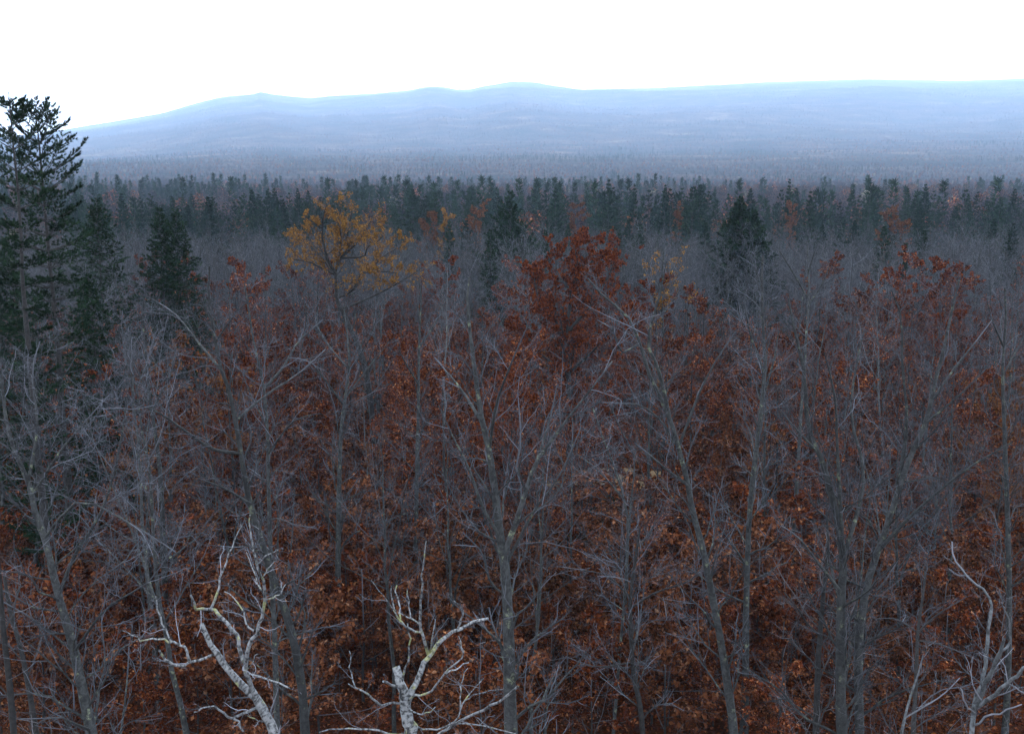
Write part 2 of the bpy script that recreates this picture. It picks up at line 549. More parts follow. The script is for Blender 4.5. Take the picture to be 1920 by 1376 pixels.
def proto_leafy(name, H, r0, wood, leafm, seed, nl=12, t0=0.2, k2=7, k3=5, per=3, size=0.11, lf=0.5, ang=1.0, up=0.2, keep=1.0, rm=0.006):
    rng = np.random.default_rng(seed)
    P, R = trunk_line(rng, H, 12, r0=r0)
    t = MB(); t.tubes(P, R, 6, rough=0.04, rng=rng)
    A = spawn(rng, P, R, nl, t0, 0.99, ang, 0.2, lf, 7, up, 0.1, 0.5, rm * 2, drop=0.6, tip=0.3)
    B = spawn(rng, *A, k2, 0.2, 1.0, 0.75, 0.2, 0.42, 5, 0.1, 0.13, 0.6, rm * 1.3, drop=0.5, tip=0.4, flat=0.5)
    C = spawn(rng, *B, k3, 0.15, 1.0, 0.7, 0.25, 0.5, 3, 0.0, 0.15, 0.6, rm, drop=0.5, tip=0.5, flat=0.5)
    w = MB(); w.tubes(*A, 4); w.tubes(*B, 3); w.tubes(*C, 3)
    lv = MB()
    CP_, CR_ = C
    if keep < 1:
        # leaves left hanging in clumps only
        cen = CP_[:, 1]
        k = rng.random(len(cen)) < np.clip(keep + 0.5 * fbm(cen[:, 0] * 1.1, cen[:, 1] * 1.1 + cen[:, 2], seed, 2), 0.03, 1)
        CP_ = CP_[k]
    n = len(CP_)
    u = rng.random((n, per, 1)) * 1.9
    i = np.minimum(u.astype(int), 1)[..., 0]
    b = np.arange(n)[:, None]
    c0, c1 = CP_[b, i], CP_[b, i + 1]
    cen = (c0 + (c1 - c0) * (u - i[..., None])).reshape(-1, 3)
    d = unit((c1 - c0).reshape(-1, 3)) * 0.5 + rng.normal(size=(n * per, 3)) * 0.6 + np.array([0, 0, -0.5])
    lv.leaves(cen, d, size * rng.uniform(0.6, 1.3, n * per), 0.3, rng)
    return {"trunk": t.mesh("trunk", wood), "limbs": w.mesh("limbs", wood), "foliage": lv.mesh("foliage", leafm, smooth=False)}, H


def conifer(rng, H, rb, kind, whorl=0.7, per=5, k2=8, tuft=7, nl=0.16, nw=0.012, t_lo=0.1, r0=0.18, side_bias=None):
    """Returns trunk MB and a list of bough MBs (wood first, then needles as second material)."""
    P, R = trunk_line(rng, H, 14, lean=0.008, wob=0.004, r0=r0, tip=0.06)
    t = MB(); t.tubes(P, R, 7, rough=0.03, rng=rng)
    boughs = []
    z = H * t_lo
    az = 0.0
    while z < H * 0.985:
        u = (z / H - t_lo) / (1 - t_lo)
        near = kind == 'pine' and nw < 0.012
        tier = rng.uniform(0.72, 1.12)
        for j in range(per):
            az += 2.4 + rng.normal() * 0.25
            if kind == 'pine':
                prof = (1 - u) ** (0.45 if nw < 0.01 else 0.72 if H < 17.5 else 0.92) * (0.6 + 0.4 * min(1, u * 3.5)) * rng.uniform(0.4, 1.25)
                el, cu = 0.1 + 0.6 * u ** 2, 0.6
                if near:
                    prof = min((1 - u) ** 0.45, 0.37) * tier * rng.uniform(0.75, 1.1)
                    el, cu = 0.02 + 0.75 * u ** 4, 0.38
            else:
                prof = (1 - u) ** (0.68 if nw < 0.02 else 0.82) * rng.uniform(0.72, 1.12)
                el, cu = -0.15 + 0.8 * u ** 2, 0.22
            L = max(rb * prof, 0.14)
            zz = z + rng.normal() * (0.03 if near else 0.06)
            i = min(int(zz / H * 13), 12)
            base = P[0, i] + (P[0, i + 1] - P[0, i]) * (zz / H * 13 - i)
            d = np.array([math.cos(az) * math.cos(el), math.sin(az) * math.cos(el), math.sin(el)])
            M = 6
            pts = [base]
            for m in range(1, M):
                d = d + np.array([0, 0, cu / (M - 1)]) + rng.normal(size=3) * 0.05
                d /= np.linalg.norm(d)
                pts.append(pts[-1] + d * L / (M - 1))
            bp = np.array(pts)[None]
            br = np.linspace(0.012 + L * 0.008, 0.005, M)[None]
            w, nd = MB(), MB()
            w.tubes(bp, br, 4)
            kk = max(3, int(k2 * (0.4 + 0.6 * L / rb)))
            S = spawn(rng, bp, br, kk, 0.36 if kind == 'pine' else 0.08, 1.0, 0.85, 0.2, 0.34 if kind == 'pine' else 0.42, 4, 0.12 if kind == 'pine' else -0.1, 0.1, 0.5, 0.004, drop=0.55, flat=0.97 if near else 0.9 if kind == 'pine' else 0.75)
            w.tubes(*S, 3)
            SP_ = np.concatenate([S[0][:, 1], S[0][:, 2], S[0][:, 3], bp[0, 2:]])
            SD_ = np.concatenate([S[0][:, 1] - S[0][:, 0], S[0][:, 2] - S[0][:, 1], S[0][:, 3] - S[0][:, 2], bp[0, 2:] - bp[0, 1:-1]])
            if kind == 'pine':
                SD_ = unit(SD_) + np.array([0, 0, 0.25])
            tn = np.clip(0.45 + 0.2 * rng.normal(size=len(SP_)), 0, 1)
            nd.needles(SP_, SD_, nl * min(1.0, 0.45 + 1.1 * L / rb), nw, rng, tuft if L > 0.6 else max(5, tuft // 2), 0.3 if near else 0.45, tn)
            boughs.append((w, nd))
        z += whorl * (1.0 - 0.45 * u) * rng.uniform(0.8, 1.2)
    return t, boughs


def merge(a, b):
    for v, f in zip(b.v, b.f):
        a.v.append(v)
    off = a.n
    for f in b.f:
        a.f.append(f + off)
    a.rad += b.rad; a.tint += b.tint; a.al += b.al
    a.n += b.n
    return a


def with_mat_split(me, n_first_polys):
    """Faces after the first n get the second material."""
    idx = np.zeros(len(me.polygons), np.int32)
    idx[n_first_polys:] = 1
    me.polygons.foreach_set("material_index", idx)
    return me


def nfaces(mb):
    return sum(len(f) for f in mb.f)


def proto_conifer(H, rb, kind, seed, **kw):
    rng = np.random.default_rng(seed)
    t, bs = conifer(rng, H, rb, kind, **kw)
    w, nd = MB(), MB()
    for a, b in bs:
        merge(w, a); merge(nd, b)
    n = nfaces(w)
    me = with_mat_split(merge(w, nd).mesh("crown", [DARKB, NEEDLE]), n)
    return {"trunk": t.mesh("trunk", DARKB), "crown": me}, H


def place(parts, name, x, y, s, rz, label, cat, group=None, sz=None, tilt=(0, 0)):
    root = bpy.data.objects.new(name, None)
    COL.objects.link(root)
    root.empty_display_size = 0.2
    root.location = (x, y, float(zg(x, y)) - 0.05)
    root.rotation_euler = (tilt[0], tilt[1], rz)
    root.scale = (s, s, sz or s)
    tag(root, label, cat, group)
    for k, me in parts.items():
        link(k, me, root)
    return root


# ------------------------------------------------------------------ hero trees traced from the photograph, built at their own distances
def hero(name, D, spec, mat, label, seed, twigs, group=None, sides=9, limb_name="limb", cap=False, leaf=None, wig=0.0, thin=0.8):
    """spec: list of (parent index, [(px,py),...], width px at the start, width px at the end, depth drift in metres)."""
    rng = np.random.default_rng(seed)
    lines = []
    for pi, pxs, w0, w1, drift in spec:
        pxs = np.array(pxs, float)
        if pi is None:
            d0 = D
        else:
            ppx, pd = lines[pi][3], lines[pi][4]
            d0 = pd[np.argmin(((ppx - pxs[0]) ** 2).sum(1))]
        n = max(6, 2 * len(pxs))
        q = catmull(pxs, n)
        s = np.linspace(0, 1, n)
        d = d0 + drift * s + rng.normal(size=n) * 0.02
        P = np.array([at(a, b, c) for (a, b), c in zip(q, d)])
        if wig:
            P[1:] += rng.normal(size=(n - 1, 3)) * wig
        R = (w0 + (w1 - w0) * s) * 0.5 * d / FPX * (thin if pi is not None else 0.82)
        lines.append([P, R, None, q, d])
    P, R = lines[0][0], lines[0][1]
    g = float(zg(P[0, 0], P[0, 1])) - 0.1
    if P[0, 2] > g + 0.6:                         # carry the trunk down to the ground below the frame
        sl = (P[1] - P[0]) / max(P[1, 2] - P[0, 2], 0.05)
        sl = np.clip(sl, -0.25, 0.25)
        k = 5
        h = P[0, 2] - g
        ext = np.array([P[0] - sl * np.array([1, 1, 0]) * h * f * (1 - 0.4 * f) - np.array([0, 0, h * f]) for f in np.linspace(1, 1 / k, k)])
        lines[0][0] = np.vstack([ext, P])
        lines[0][1] = np.concatenate([R[0] * np.linspace(1.45, 1.05, k), R])
    base = lines[0][0][0].copy()
    root = bpy.data.objects.new(name, None)
    COL.objects.link(root)
    root.location = base
    tag(root, label, "tree", group)
    src, objs = [], []
    for i, (P, R, _, _, _) in enumerate(lines):
        mb = MB()
        P = P - base
        mb.tubes(P[None], R[None], sides if i == 0 else 6, cap=cap, rough=0.05, rng=rng)
        up_i = spec[i][0]
        if i and up_i:
            nm, par = "side_" + limb_name, objs[up_i] if spec[up_i][0] == 0 else objs[up_i].parent
        else:
            nm, par = ("trunk" if i == 0 else limb_name), root
        objs.append(link(nm, mb.mesh(nm, mat), par))
        q = catmull(P, 16)
        src.append((q, np.interp(np.linspace(0, 1, 16), np.linspace(0, 1, len(R)), R), i))
    tw = MB()
    if twigs:
        top = max(len(lines[0][0]) - len(spec[0][1]) * 2, 0) / max(len(lines[0][0]), 1)
        for q, r, i in src:
            t0 = max(twigs.get("t0", 0.3), top * 0.8) if i == 0 else twigs.get("tl", 0.12)
            L = np.linalg.norm(np.diff(q, axis=0), axis=1).sum()
            vis = L * (1 - t0)
            nl = max(2, int(twigs.get("per_m", 2.0) * vis))
            lf = min(twigs.get("len", 2.0) / L, 0.6)
            A = spawn(rng, q[None], r[None], nl, t0, 0.99, twigs.get("ang", 0.75), 0.2, lf, 8, 0.3, 0.19, 0.36, twigs.get("rm", 0.005) * 2, drop=0.5, tip=0.3)
            tw.tubes(*A, 4)
            B = spawn(rng, *A, twigs.get("k2", 6), 0.15, 1.0, 0.7, 0.2, 0.45, 5, 0.3, 0.14, 0.6, twigs.get("rm", 0.005) * 1.3, drop=0.5)
            tw.tubes(*B, 3)
            last = B
            if twigs.get("k3", 4):
                C = spawn(rng, *B, twigs.get("k3", 4), 0.15, 1.0, 0.7, 0.25, 0.5, 4, 0.2, 0.15, 0.6, twigs.get("rm", 0.005), drop=0.5)
                tw.tubes(*C, 3)
                last = C
            if leaf:
                LP = last[0]
                cen = LP.mean(1)
                wpx, wpy = project(cen + base)
                keep = rng.random(len(cen)) < leaf["keep"](wpx, wpy)
                LP = LP[keep]
                n = len(LP)
                if n:
                    per = leaf["per"]
                    ix = rng.integers(1, LP.shape[1], (n, per))
                    c = LP[np.arange(n)[:, None], ix].reshape(-1, 3) + rng.normal(size=(n * per, 3)) * 0.03
                    leaf["mb"].leaves(c, rng.normal(size=(n * per, 3)) * 0.7 + np.array([0, 0, -0.5]), leaf["size"] * rng.uniform(0.6, 1.3, n * per), 0.33, rng)
        link("crown", tw.mesh("crown", twigs.get("mat", mat)), root)
        if leaf and leaf["mb"].n:
            link("foliage", leaf["mb"].mesh("foliage", leaf["mat"], smooth=False), root)
    return root


# two broken white birches, a silver dead tree
hero("birch_snag", 13.0, [
    (None, [(514, 1376), (498, 1343), (482, 1311), (454, 1285), (422, 1247), (403, 1219), (377, 1171)], 26, 11, 0.5),
    (0, [(479, 1301), (463, 1270), (460, 1244), (463, 1219), (473, 1200), (485, 1175), (492, 1143), (498, 1117), (495, 1095), (485, 1067), (476, 1026), (469, 994), (469, 965)], 13, 3, -0.7),
    (1, [(485, 1056), (498, 1043), (522, 1030)], 4, 2, -0.2),
    (1, [(494, 1080), (505, 1062), (520, 1051)], 3.5, 2, 0.2),
    (1, [(499, 1124), (517, 1117), (526, 1113), (536, 1095)], 5, 2, 0.3),
    (4, [(527, 1113), (529, 1092)], 3, 2, 0.1),
    (1, [(476, 1182), (461, 1168), (457, 1149), (444, 1127), (422, 1106)], 5, 2.5, 0.3),
    (1, [(490, 1106), (476, 1073), (461, 1035)], 4, 2, 0.4),
    (1, [(460, 1244), (450, 1219), (444, 1194), (422, 1165), (406, 1149), (393, 1141)], 11, 9, 0.4),
    (8, [(395, 1142), (406, 1117), (416, 1079), (425, 1048), (435, 1026), (454, 984)], 7, 2, 0.3),
    (8, [(395, 1142), (377, 1143), (365, 1141), (358, 1117)], 8, 5, -0.4),
    (1, [(465, 1262), (492, 1268), (517, 1279), (544, 1290)], 5, 4.5, -0.5),
    (1, [(464, 1254), (474, 1240), (482, 1222)], 3.5, 2, -0.3),
    (0, [(406, 1226), (377, 1235), (358, 1241), (346, 1247), (327, 1246), (308, 1235), (301, 1220)], 8, 6, -0.5),
    (13, [(356, 1241), (352, 1222), (346, 1213), (324, 1205), (298, 1197), (267, 1201), (251, 1190), (228, 1183)], 8, 2, -0.4),
    (14, [(322, 1204), (311, 1181), (298, 1152), (292, 1117)], 5, 2.5, 0.3),
    (0, [(486, 1325), (454, 1338), (435, 1346), (419, 1336), (403, 1323), (384, 1327), (362, 1338)], 9, 3, -0.5),
    (16, [(435, 1346), (448, 1354), (456, 1372)], 6, 5, -0.1),
    (0, [(495, 1352), (480, 1349), (463, 1341)], 4, 2, -0.2),
], BIRCH, "white birch with a snapped slanting stem and crooked bare side branches", 21,
     dict(per_m=2.2, len=0.7, k2=5, k3=3, rm=0.0022, mat=SILVER, t0=0.5), limb_name="branch", cap=True, wig=0.009)

hero("birch_snag", 12.0, [
    (None, [(770, 1376), (763, 1336), (760, 1317), (755, 1298), (749, 1276), (743, 1252)], 34, 19, 0.1),
    (0, [(764, 1318), (777, 1285), (790, 1257), (803, 1228), (822, 1206), (847, 1187), (869, 1176), (885, 1167), (912, 1159)], 17, 7, 0.8),
    (1, [(858, 1181), (863, 1167), (868, 1146), (863, 1137), (849, 1125)], 6, 3, -0.2),
    (1, [(803, 1226), (793, 1197), (789, 1181), (789, 1146), (790, 1098), (793, 1067), (798, 1013)], 9, 2, -0.5),
    (3, [(789, 1184), (774, 1182), (752, 1168), (743, 1151), (735, 1127), (733, 1097)], 6.5, 2.5, -0.3),
    (4, [(750, 1166), (751, 1157), (746, 1130), (741, 1098)], 5, 3, 0.2),
    (4, [(744, 1153), (736, 1141), (718, 1113), (698, 1087)], 3, 1.5, -0.2),
    (3, [(790, 1173), (771, 1159), (744, 1148)], 5, 3, 0.3),
    (7, [(770, 1158), (766, 1130), (762, 1105)], 3.5, 2, 0.1),
    (1, [(806, 1222), (810, 1200), (819, 1159)], 5, 2, -0.4),
    (0, [(752, 1294), (755, 1266), (765, 1235), (768, 1206), (765, 1168)], 7, 3, -0.4),
    (0, [(757, 1318), (735, 1318), (711, 1320), (689, 1301), (667, 1290), (654, 1279)], 7, 3.5, -0.5),
    (11, [(667, 1290), (661, 1270), (657, 1257), (656, 1219)], 4, 2, 0.1),
    (0, [(751, 1288), (739, 1285), (719, 1276)], 8, 6, -0.3),
    (0, [(762, 1318), (777, 1304), (803, 1300), (816, 1285), (835, 1263), (854, 1247), (869, 1227), (862, 1215)], 7, 3, -0.6),
    (14, [(836, 1262), (856, 1252), (879, 1241)], 5, 2.5, 0.3),
    (14, [(866, 1231), (871, 1222), (860, 1193)], 3, 1.8, 0.1),
    (0, [(762, 1322), (777, 1335), (796, 1338), (815, 1327)], 5, 3, -0.6),
    (0, [(767, 1355), (800, 1368), (854, 1352), (863, 1327), (873, 1311), (892, 1285), (904, 1273)], 6, 2.5, 0.5),
    (18, [(863, 1330), (866, 1317), (865, 1285), (876, 1251)], 4, 2, 0.2),
    (18, [(871, 1313), (890, 1302), (911, 1295), (942, 1292)], 3.5, 2, -0.3),
    (0, [(770, 1375), (800, 1385), (822, 1376), (847, 1362), (873, 1347), (917, 1325), (942, 1309), (971, 1287)], 9, 6, -0.8),
    (21, [(858, 1356), (885, 1358), (917, 1363), (968, 1378)], 4.5, 3, -0.2),
    (0, [(764, 1376), (735, 1375), (695, 1367), (648, 1366), (600, 1371)], 6, 3.5, -0.5),
], BIRCH, "white birch with a hollow broken top and one limb crusted with yellow lichen", 22,
     dict(per_m=2.2, len=0.6, k2=5, k3=3, rm=0.0022, mat=SILVER, t0=0.6), limb_name="branch", cap=True, wig=0.009)

hero("dead_tree", 14.0, [
    (None, [(1822, 1376), (1828, 1327), (1842, 1267), (1852, 1217), (1855, 1167), (1859, 1130), (1842, 1107), (1818, 1080), (1798, 1060), (1788, 1040), (1785, 1016)], 13, 3, 0.4),
    (0, [(1832, 1320), (1848, 1284), (1862, 1250), (1874, 1222), (1884, 1200)], 14, 8, -0.5),
    (1, [(1876, 1222), (1894, 1205), (1892, 1177), (1882, 1143), (1872, 1107)], 6, 3, 0.3),
    (0, [(1830, 1325), (1849, 1316), (1882, 1287), (1905, 1268), (1930, 1245)], 12, 8, -0.9),
    (0, [(1828, 1335), (1815, 1325), (1806, 1305), (1800, 1290)], 5, 3, -0.4),
    (0, [(1818, 1080), (1800, 1078), (1780, 1068)], 4, 2, 0.3),
    (3, [(1890, 1282), (1908, 1290), (1926, 1300)], 5, 3, 0.3),
    (0, [(1822, 1360), (1850, 1345), (1880, 1335), (1915, 1320)], 6, 3, -0.6),
], SILVER, "silvery dead tree with peeling barkless stems rising from the corner", 23,
     dict(per_m=4.0, len=0.8, k2=6, k3=3, rm=0.0024, t0=0.4), limb_name="branch", cap=True, wig=0.012)

hero("leaning_stem", 17.0, [
    (None, [(1690, 1376), (1700, 1330), (1712, 1290), (1722, 1262), (1731, 1228)], 8, 3, 0.6),
    (0, [(1697, 1345), (1740, 1320), (1770, 1300), (1800, 1270)], 5, 2.5, -0.4),
], SILVER, "thin pale leaning stem in front of a small black-trunked tree", 24, dict(per_m=3, len=0.9, k2=5, k3=3, rm=0.0035), cap=False)["category"] = "tree"

TW = dict(per_m=2.8, len=2.5, k2=8, k3=6, rm=0.0036)
hero("bare_tree", 20.0, [
    (None, [(172, 1376), (150, 1270), (134, 1200), (110, 1117), (84, 1008), (67, 966), (53, 901), (30, 854), (12, 790), (2, 700)], 27, 5, 1.0),
    (0, [(110, 1117), (140, 1040), (190, 960), (220, 860), (240, 740)], 10, 3, 1.4),
    (0, [(84, 1008), (150, 940), (250, 985), (330, 1035)], 8, 2.5, -1.0),
    (0, [(60, 930), (110, 850), (160, 790), (205, 740)], 8, 2, -0.9),
    (0, [(140, 1220), (200, 1140), (280, 1090), (320, 1030)], 8, 2, -1.2),
    (0, [(53, 901), (70, 800), (60, 700), (75, 640)], 8, 2, 1.2),
], GREY, "stout grey bare tree leaning outward below the tall pines, its twigs a dense purplish haze", 31, dict(TW, per_m=3.8, len=3.0, k2=8))
hero("bare_tree", 22.0, [
    (None, [(572, 1376), (565, 1284), (542, 1167), (512, 1083), (485, 1000), (465, 928), (448, 827), (431, 737), (415, 694), (398, 610), (391, 560), (393, 500)], 24, 4, 0.8),
    (0, [(450, 850), (400, 842), (350, 810), (300, 775), (250, 755)], 10, 3, -1.0),
    (0, [(440, 790), (500, 740), (560, 700), (610, 655)], 7, 2, 1.0),
    (0, [(470, 945), (420, 915), (380, 900)], 8, 3, -1.0),
    (0, [(415, 694), (370, 640), (330, 590), (285, 560)], 7, 2, 1.0),
    (0, [(405, 640), (440, 590), (470, 560)], 5, 2, -0.8),
], GREY, "tall grey bare tree rising behind the slanting birch, blotched with pale lichen", 32, TW)
hero("bare_tree", 26.0, [
    (None, [(520, 1376), (515, 1200), (508, 1050), (503, 900), (502, 827), (495, 727), (478, 655), (468, 590), (458, 530)], 16, 3, 0.5),
    (0, [(496, 727), (530, 690), (560, 640), (605, 600)], 8, 2, 0.8),
    (0, [(503, 850), (550, 790), (600, 775)], 6, 2, -0.8),
    (0, [(502, 800), (470, 740), (455, 700)], 5, 2, -0.6),
], GREY, "slim grey bare tree close beside the tall lichen-blotched one", 33, TW)
hero("bare_tree", 19.0, [
    (None, [(958, 1376), (955, 1250), (952, 1150), (946, 1060), (938, 1010), (925, 900), (917, 844), (904, 790), (890, 693), (882, 627), (876, 567), (880, 520)], 34, 4, 0.6),
    (0, [(945, 1040), (965, 985), (982, 935), (1005, 868), (1055, 797), (1100, 740), (1148, 677)], 16, 3, -0.9),
    (0, [(905, 795), (870, 737), (840, 700), (815, 670)], 9, 2.5, 0.9),
    (0, [(917, 844), (930, 760), (955, 690), (985, 620)], 9, 2.5, -0.8),
    (0, [(940, 1010), (905, 950), (880, 880), (850, 820), (822, 760)], 9, 2.5, -1.0),
    (1, [(1005, 868), (1030, 790), (1045, 720)], 7, 2, 0.6),
    (0, [(948, 1060), (1000, 960), (1050, 890), (1090, 800)], 8, 2.5, 1.0),
], GREY, "big lichen-covered grey tree with a fan of bare limbs in front of the clearing", 34, dict(TW, per_m=2.7))
hero("bare_tree", 23.0, [
    (None, [(1377, 1376), (1357, 1234), (1333, 1103), (1317, 1026), (1297, 949), (1288, 900), (1272, 838), (1252, 774), (1218, 704), (1200, 644), (1175, 590), (1135, 560), (1102, 522)], 22, 4, 0.8),
    (0, [(1255, 780), (1235, 694), (1215, 640), (1235, 560), (1250, 490)], 10, 3, -0.9),
    (0, [(1275, 845), (1240, 790), (1200, 760), (1140, 755)], 8, 2, 0.9),
    (0, [(1290, 910), (1250, 880), (1215, 850), (1190, 830)], 8, 2, -0.6),
    (0, [(1272, 838), (1310, 740), (1340, 680), (1380, 620)], 8, 2, 0.8),
    (0, [(1200, 644), (1165, 660), (1150, 620), (1120, 600)], 6, 2, -0.6),
], GREY, "grey bare tree whose long trunk leans across the front of the red oak", 35, TW)
hero("bare_tree", 21.0, [
    (None, [(1578, 1376), (1576, 1217), (1578, 1110), (1580, 1030), (1560, 930), (1540, 860), (1515, 800), (1508, 700), (1490, 620), (1478, 560)], 28, 4, 0.8),
    (0, [(1580, 1040), (1575, 940), (1570, 840), (1565, 740), (1545, 660)], 13, 3, -0.7),
    (0, [(1580, 1050), (1620, 900), (1595, 780), (1605, 690), (1620, 620)], 13, 3, 0.8),
    (0, [(1535, 850), (1480, 790), (1450, 750)], 7, 2, -0.7),
    (0, [(1578, 1110), (1530, 1050), (1500, 1010), (1465, 985)], 9, 2.5, -0.6),
], GREY, "many-limbed grey bare tree with limbs fanning upward from a low fork", 36, TW)
hero("bare_tree", 22.5, [
    (None, [(1612, 1376), (1610, 1200), (1630, 1080), (1655, 1010), (1676, 945), (1705, 860), (1735, 794), (1755, 710), (1768, 660), (1790, 560), (1800, 520)], 24, 4, 0.6),
    (0, [(1680, 940), (1700, 794), (1692, 690), (1690, 600), (1672, 545)], 12, 3, 0.8),
    (0, [(1640, 1040), (1700, 975), (1748, 931), (1815, 878), (1899, 828)], 11, 3, -1.0),
    (0, [(1748, 750), (1790, 690), (1830, 640), (1860, 600)], 7, 2, 0.9),
    (0, [(1735, 794), (1800, 740), (1850, 690)], 6, 2, -0.8),
], GREY, "grey bare tree with a long low limb sweeping out towards the edge", 37, dict(TW, per_m=2.6))
hero("bare_tree", 30.0, [
    (None, [(1398, 1250), (1400, 1100), (1407, 945), (1424, 794), (1434, 694), (1432, 630), (1428, 560), (1430, 480)], 17, 5, 0.4),
    (0, [(1428, 750), (1450, 680), (1460, 620)], 7, 2.5, 0.6),
    (0, [(1433, 700), (1405, 620), (1395, 560)], 6, 2, -0.7),
], GREY, "straight grey trunk with few limbs standing behind the leaning tree", 38, TW)
hero("dark_tree", 22.0, [
    (None, [(1530, 1376), (1533, 1270), (1537, 1200), (1545, 1100), (1552, 1040), (1550, 960)], 17, 6, 0.5),
    (0, [(1536, 1190), (1515, 1170), (1495, 1140), (1470, 1110)], 6, 2.5, -0.6),
], DARKB, "short black wet trunk beside the many-limbed grey tree", 39, dict(TW, per_m=2.2))
hero("dark_tree", 27.0, [
    (None, [(1205, 1376), (1200, 1320), (1188, 1267), (1182, 1133), (1190, 1060), (1200, 990)], 14, 5, 0.5),
    (0, [(1183, 1140), (1230, 1110), (1290, 1090), (1330, 1050)], 6, 2, -0.8),
    (0, [(1183, 1120), (1140, 1080), (1100, 1070), (1050, 1062)], 6, 2, 0.6),
    (0, [(1190, 1240), (1120, 1250), (1060, 1230)], 5, 2, -0.8),
], DARKB, "dark-trunked tree with flat bare sprays below the dry clearing", 40, dict(TW, per_m=3.4, up=0, mat=GREY))
hero("dark_tree", 19.0, [
    (None, [(1712, 1376), (1718, 1267), (1721, 1183), (1730, 1120), (1735, 1070)], 12, 5, 0.4),
    (0, [(1721, 1185), (1760, 1150), (1810, 1120)], 5, 2, -0.6),
    (0, [(1721, 1185), (1680, 1160), (1640, 1160)], 5, 2, 0.6),
    (0, [(1720, 1200), (1770, 1210), (1840, 1240)], 5, 2, -0.9),
], DARKB, "small black-trunked tree with twigs spreading like an umbrella", 41, dict(TW, per_m=3.2, mat=GREY))
hero("dark_tree", 19.0, [
    (None, [(26, 1376), (18, 1280), (6, 1180), (0, 1100), (-8, 1000)], 17, 9, 0.5),
], DARKB, "outermost dark leaning trunk below the tall pines", 42, dict(TW, per_m=1.0))
hero("dark_tree", 21.0, [
    (None, [(68, 1376), (52, 1280), (38, 1210), (20, 1150), (8, 1080)], 15, 8, 0.5),
], DARKB, "dark slanting trunk between the outermost trunk and the stout grey tree", 43, dict(TW, per_m=1.0))
hero("bare_tree", 36.0, [
    (None, [(634, 1040), (636, 900), (640, 800), (648, 740), (655, 680), (650, 620), (645, 575)], 14, 3, 0.4),
    (0, [(648, 745), (690, 690), (730, 640)], 6, 2, 1.0),
    (0, [(645, 760), (600, 700), (560, 650)], 6, 2, -0.8),
    (0, [(652, 690), (610, 640), (590, 600)], 5, 2, 0.8),
    (0, [(652, 700), (690, 640), (705, 600)], 5, 2, -0.9),
], GREY, "round-crowned grey bare tree standing right below the yellow tree", 44, dict(TW, per_m=3.6, len=2.4))
hero("bare_tree", 38.0, [
    (None, [(780, 1000), (782, 860), (784, 780), (785, 694), (787, 610), (790, 560), (785, 520)], 11, 3, 0.3),
    (0, [(784, 720), (760, 680), (745, 650)], 5, 2, -0.6),
    (0, [(786, 650), (820, 600), (835, 560)], 5, 2, 0.6),
], GREY, "slender upright grey tree between the yellow tree and the big fan-limbed one", 45, TW)
hero("bare_tree", 34.0, [
    (None, [(306, 1020), (301, 894), (291, 811), (281, 747), (275, 680), (268, 610), (270, 560)], 13, 3, 0.4),
    (0, [(280, 740), (250, 680), (230, 630)], 5, 2, 0.8),
    (0, [(285, 770), (320, 700), (330, 650)], 5, 2, -0.7),
], GREY, "grey bare tree standing in front of the copper-orange beech", 46, TW)
hero("bare_tree", 40.0, [
    (None, [(1507, 700), (1511, 640), (1515, 590), (1517, 545), (1515, 500), (1514, 462)], 7, 2.5, 0.3),
    (0, [(1512, 555), (1495, 525), (1480, 500), (1462, 471)], 5, 2.5, -0.5),
    (0, [(1515, 570), (1535, 545), (1555, 500)], 5, 2.5, 0.6),
    (0, [(1516, 510), (1525, 480), (1530, 465)], 4, 2, -0.4),
], GREY, "bare grey tree with a crooked forked top against the dark wood", 47, dict(TW, per_m=1.8, len=1.6, mat=GREY))
hero("bare_tree", 28.0, [
    (None, [(1150, 1376), (1160, 1250), (1178, 1000), (1160, 900), (1130, 820), (1110, 760)], 9, 3, 0.3),
    (0, [(1165, 930), (1120, 880), (1080, 850)], 5, 2, -0.8),
], GREY, "thin grey tree leaning over the dry clearing", 48, TW)
hero("bare_tree", 30.0, [
    (None, [(1890, 1000), (1885, 850), (1880, 700), (1886, 600), (1884, 540)], 12, 4, 0.3),
    (0, [(1882, 700), (1910, 650), (1930, 610)], 5, 2, 0.5),
    (0, [(1882, 650), (1860, 600), (1850, 560)], 5, 2, -0.5),
], GREY, "grey bare tree at the far edge beyond the sweeping limb", 49, TW)
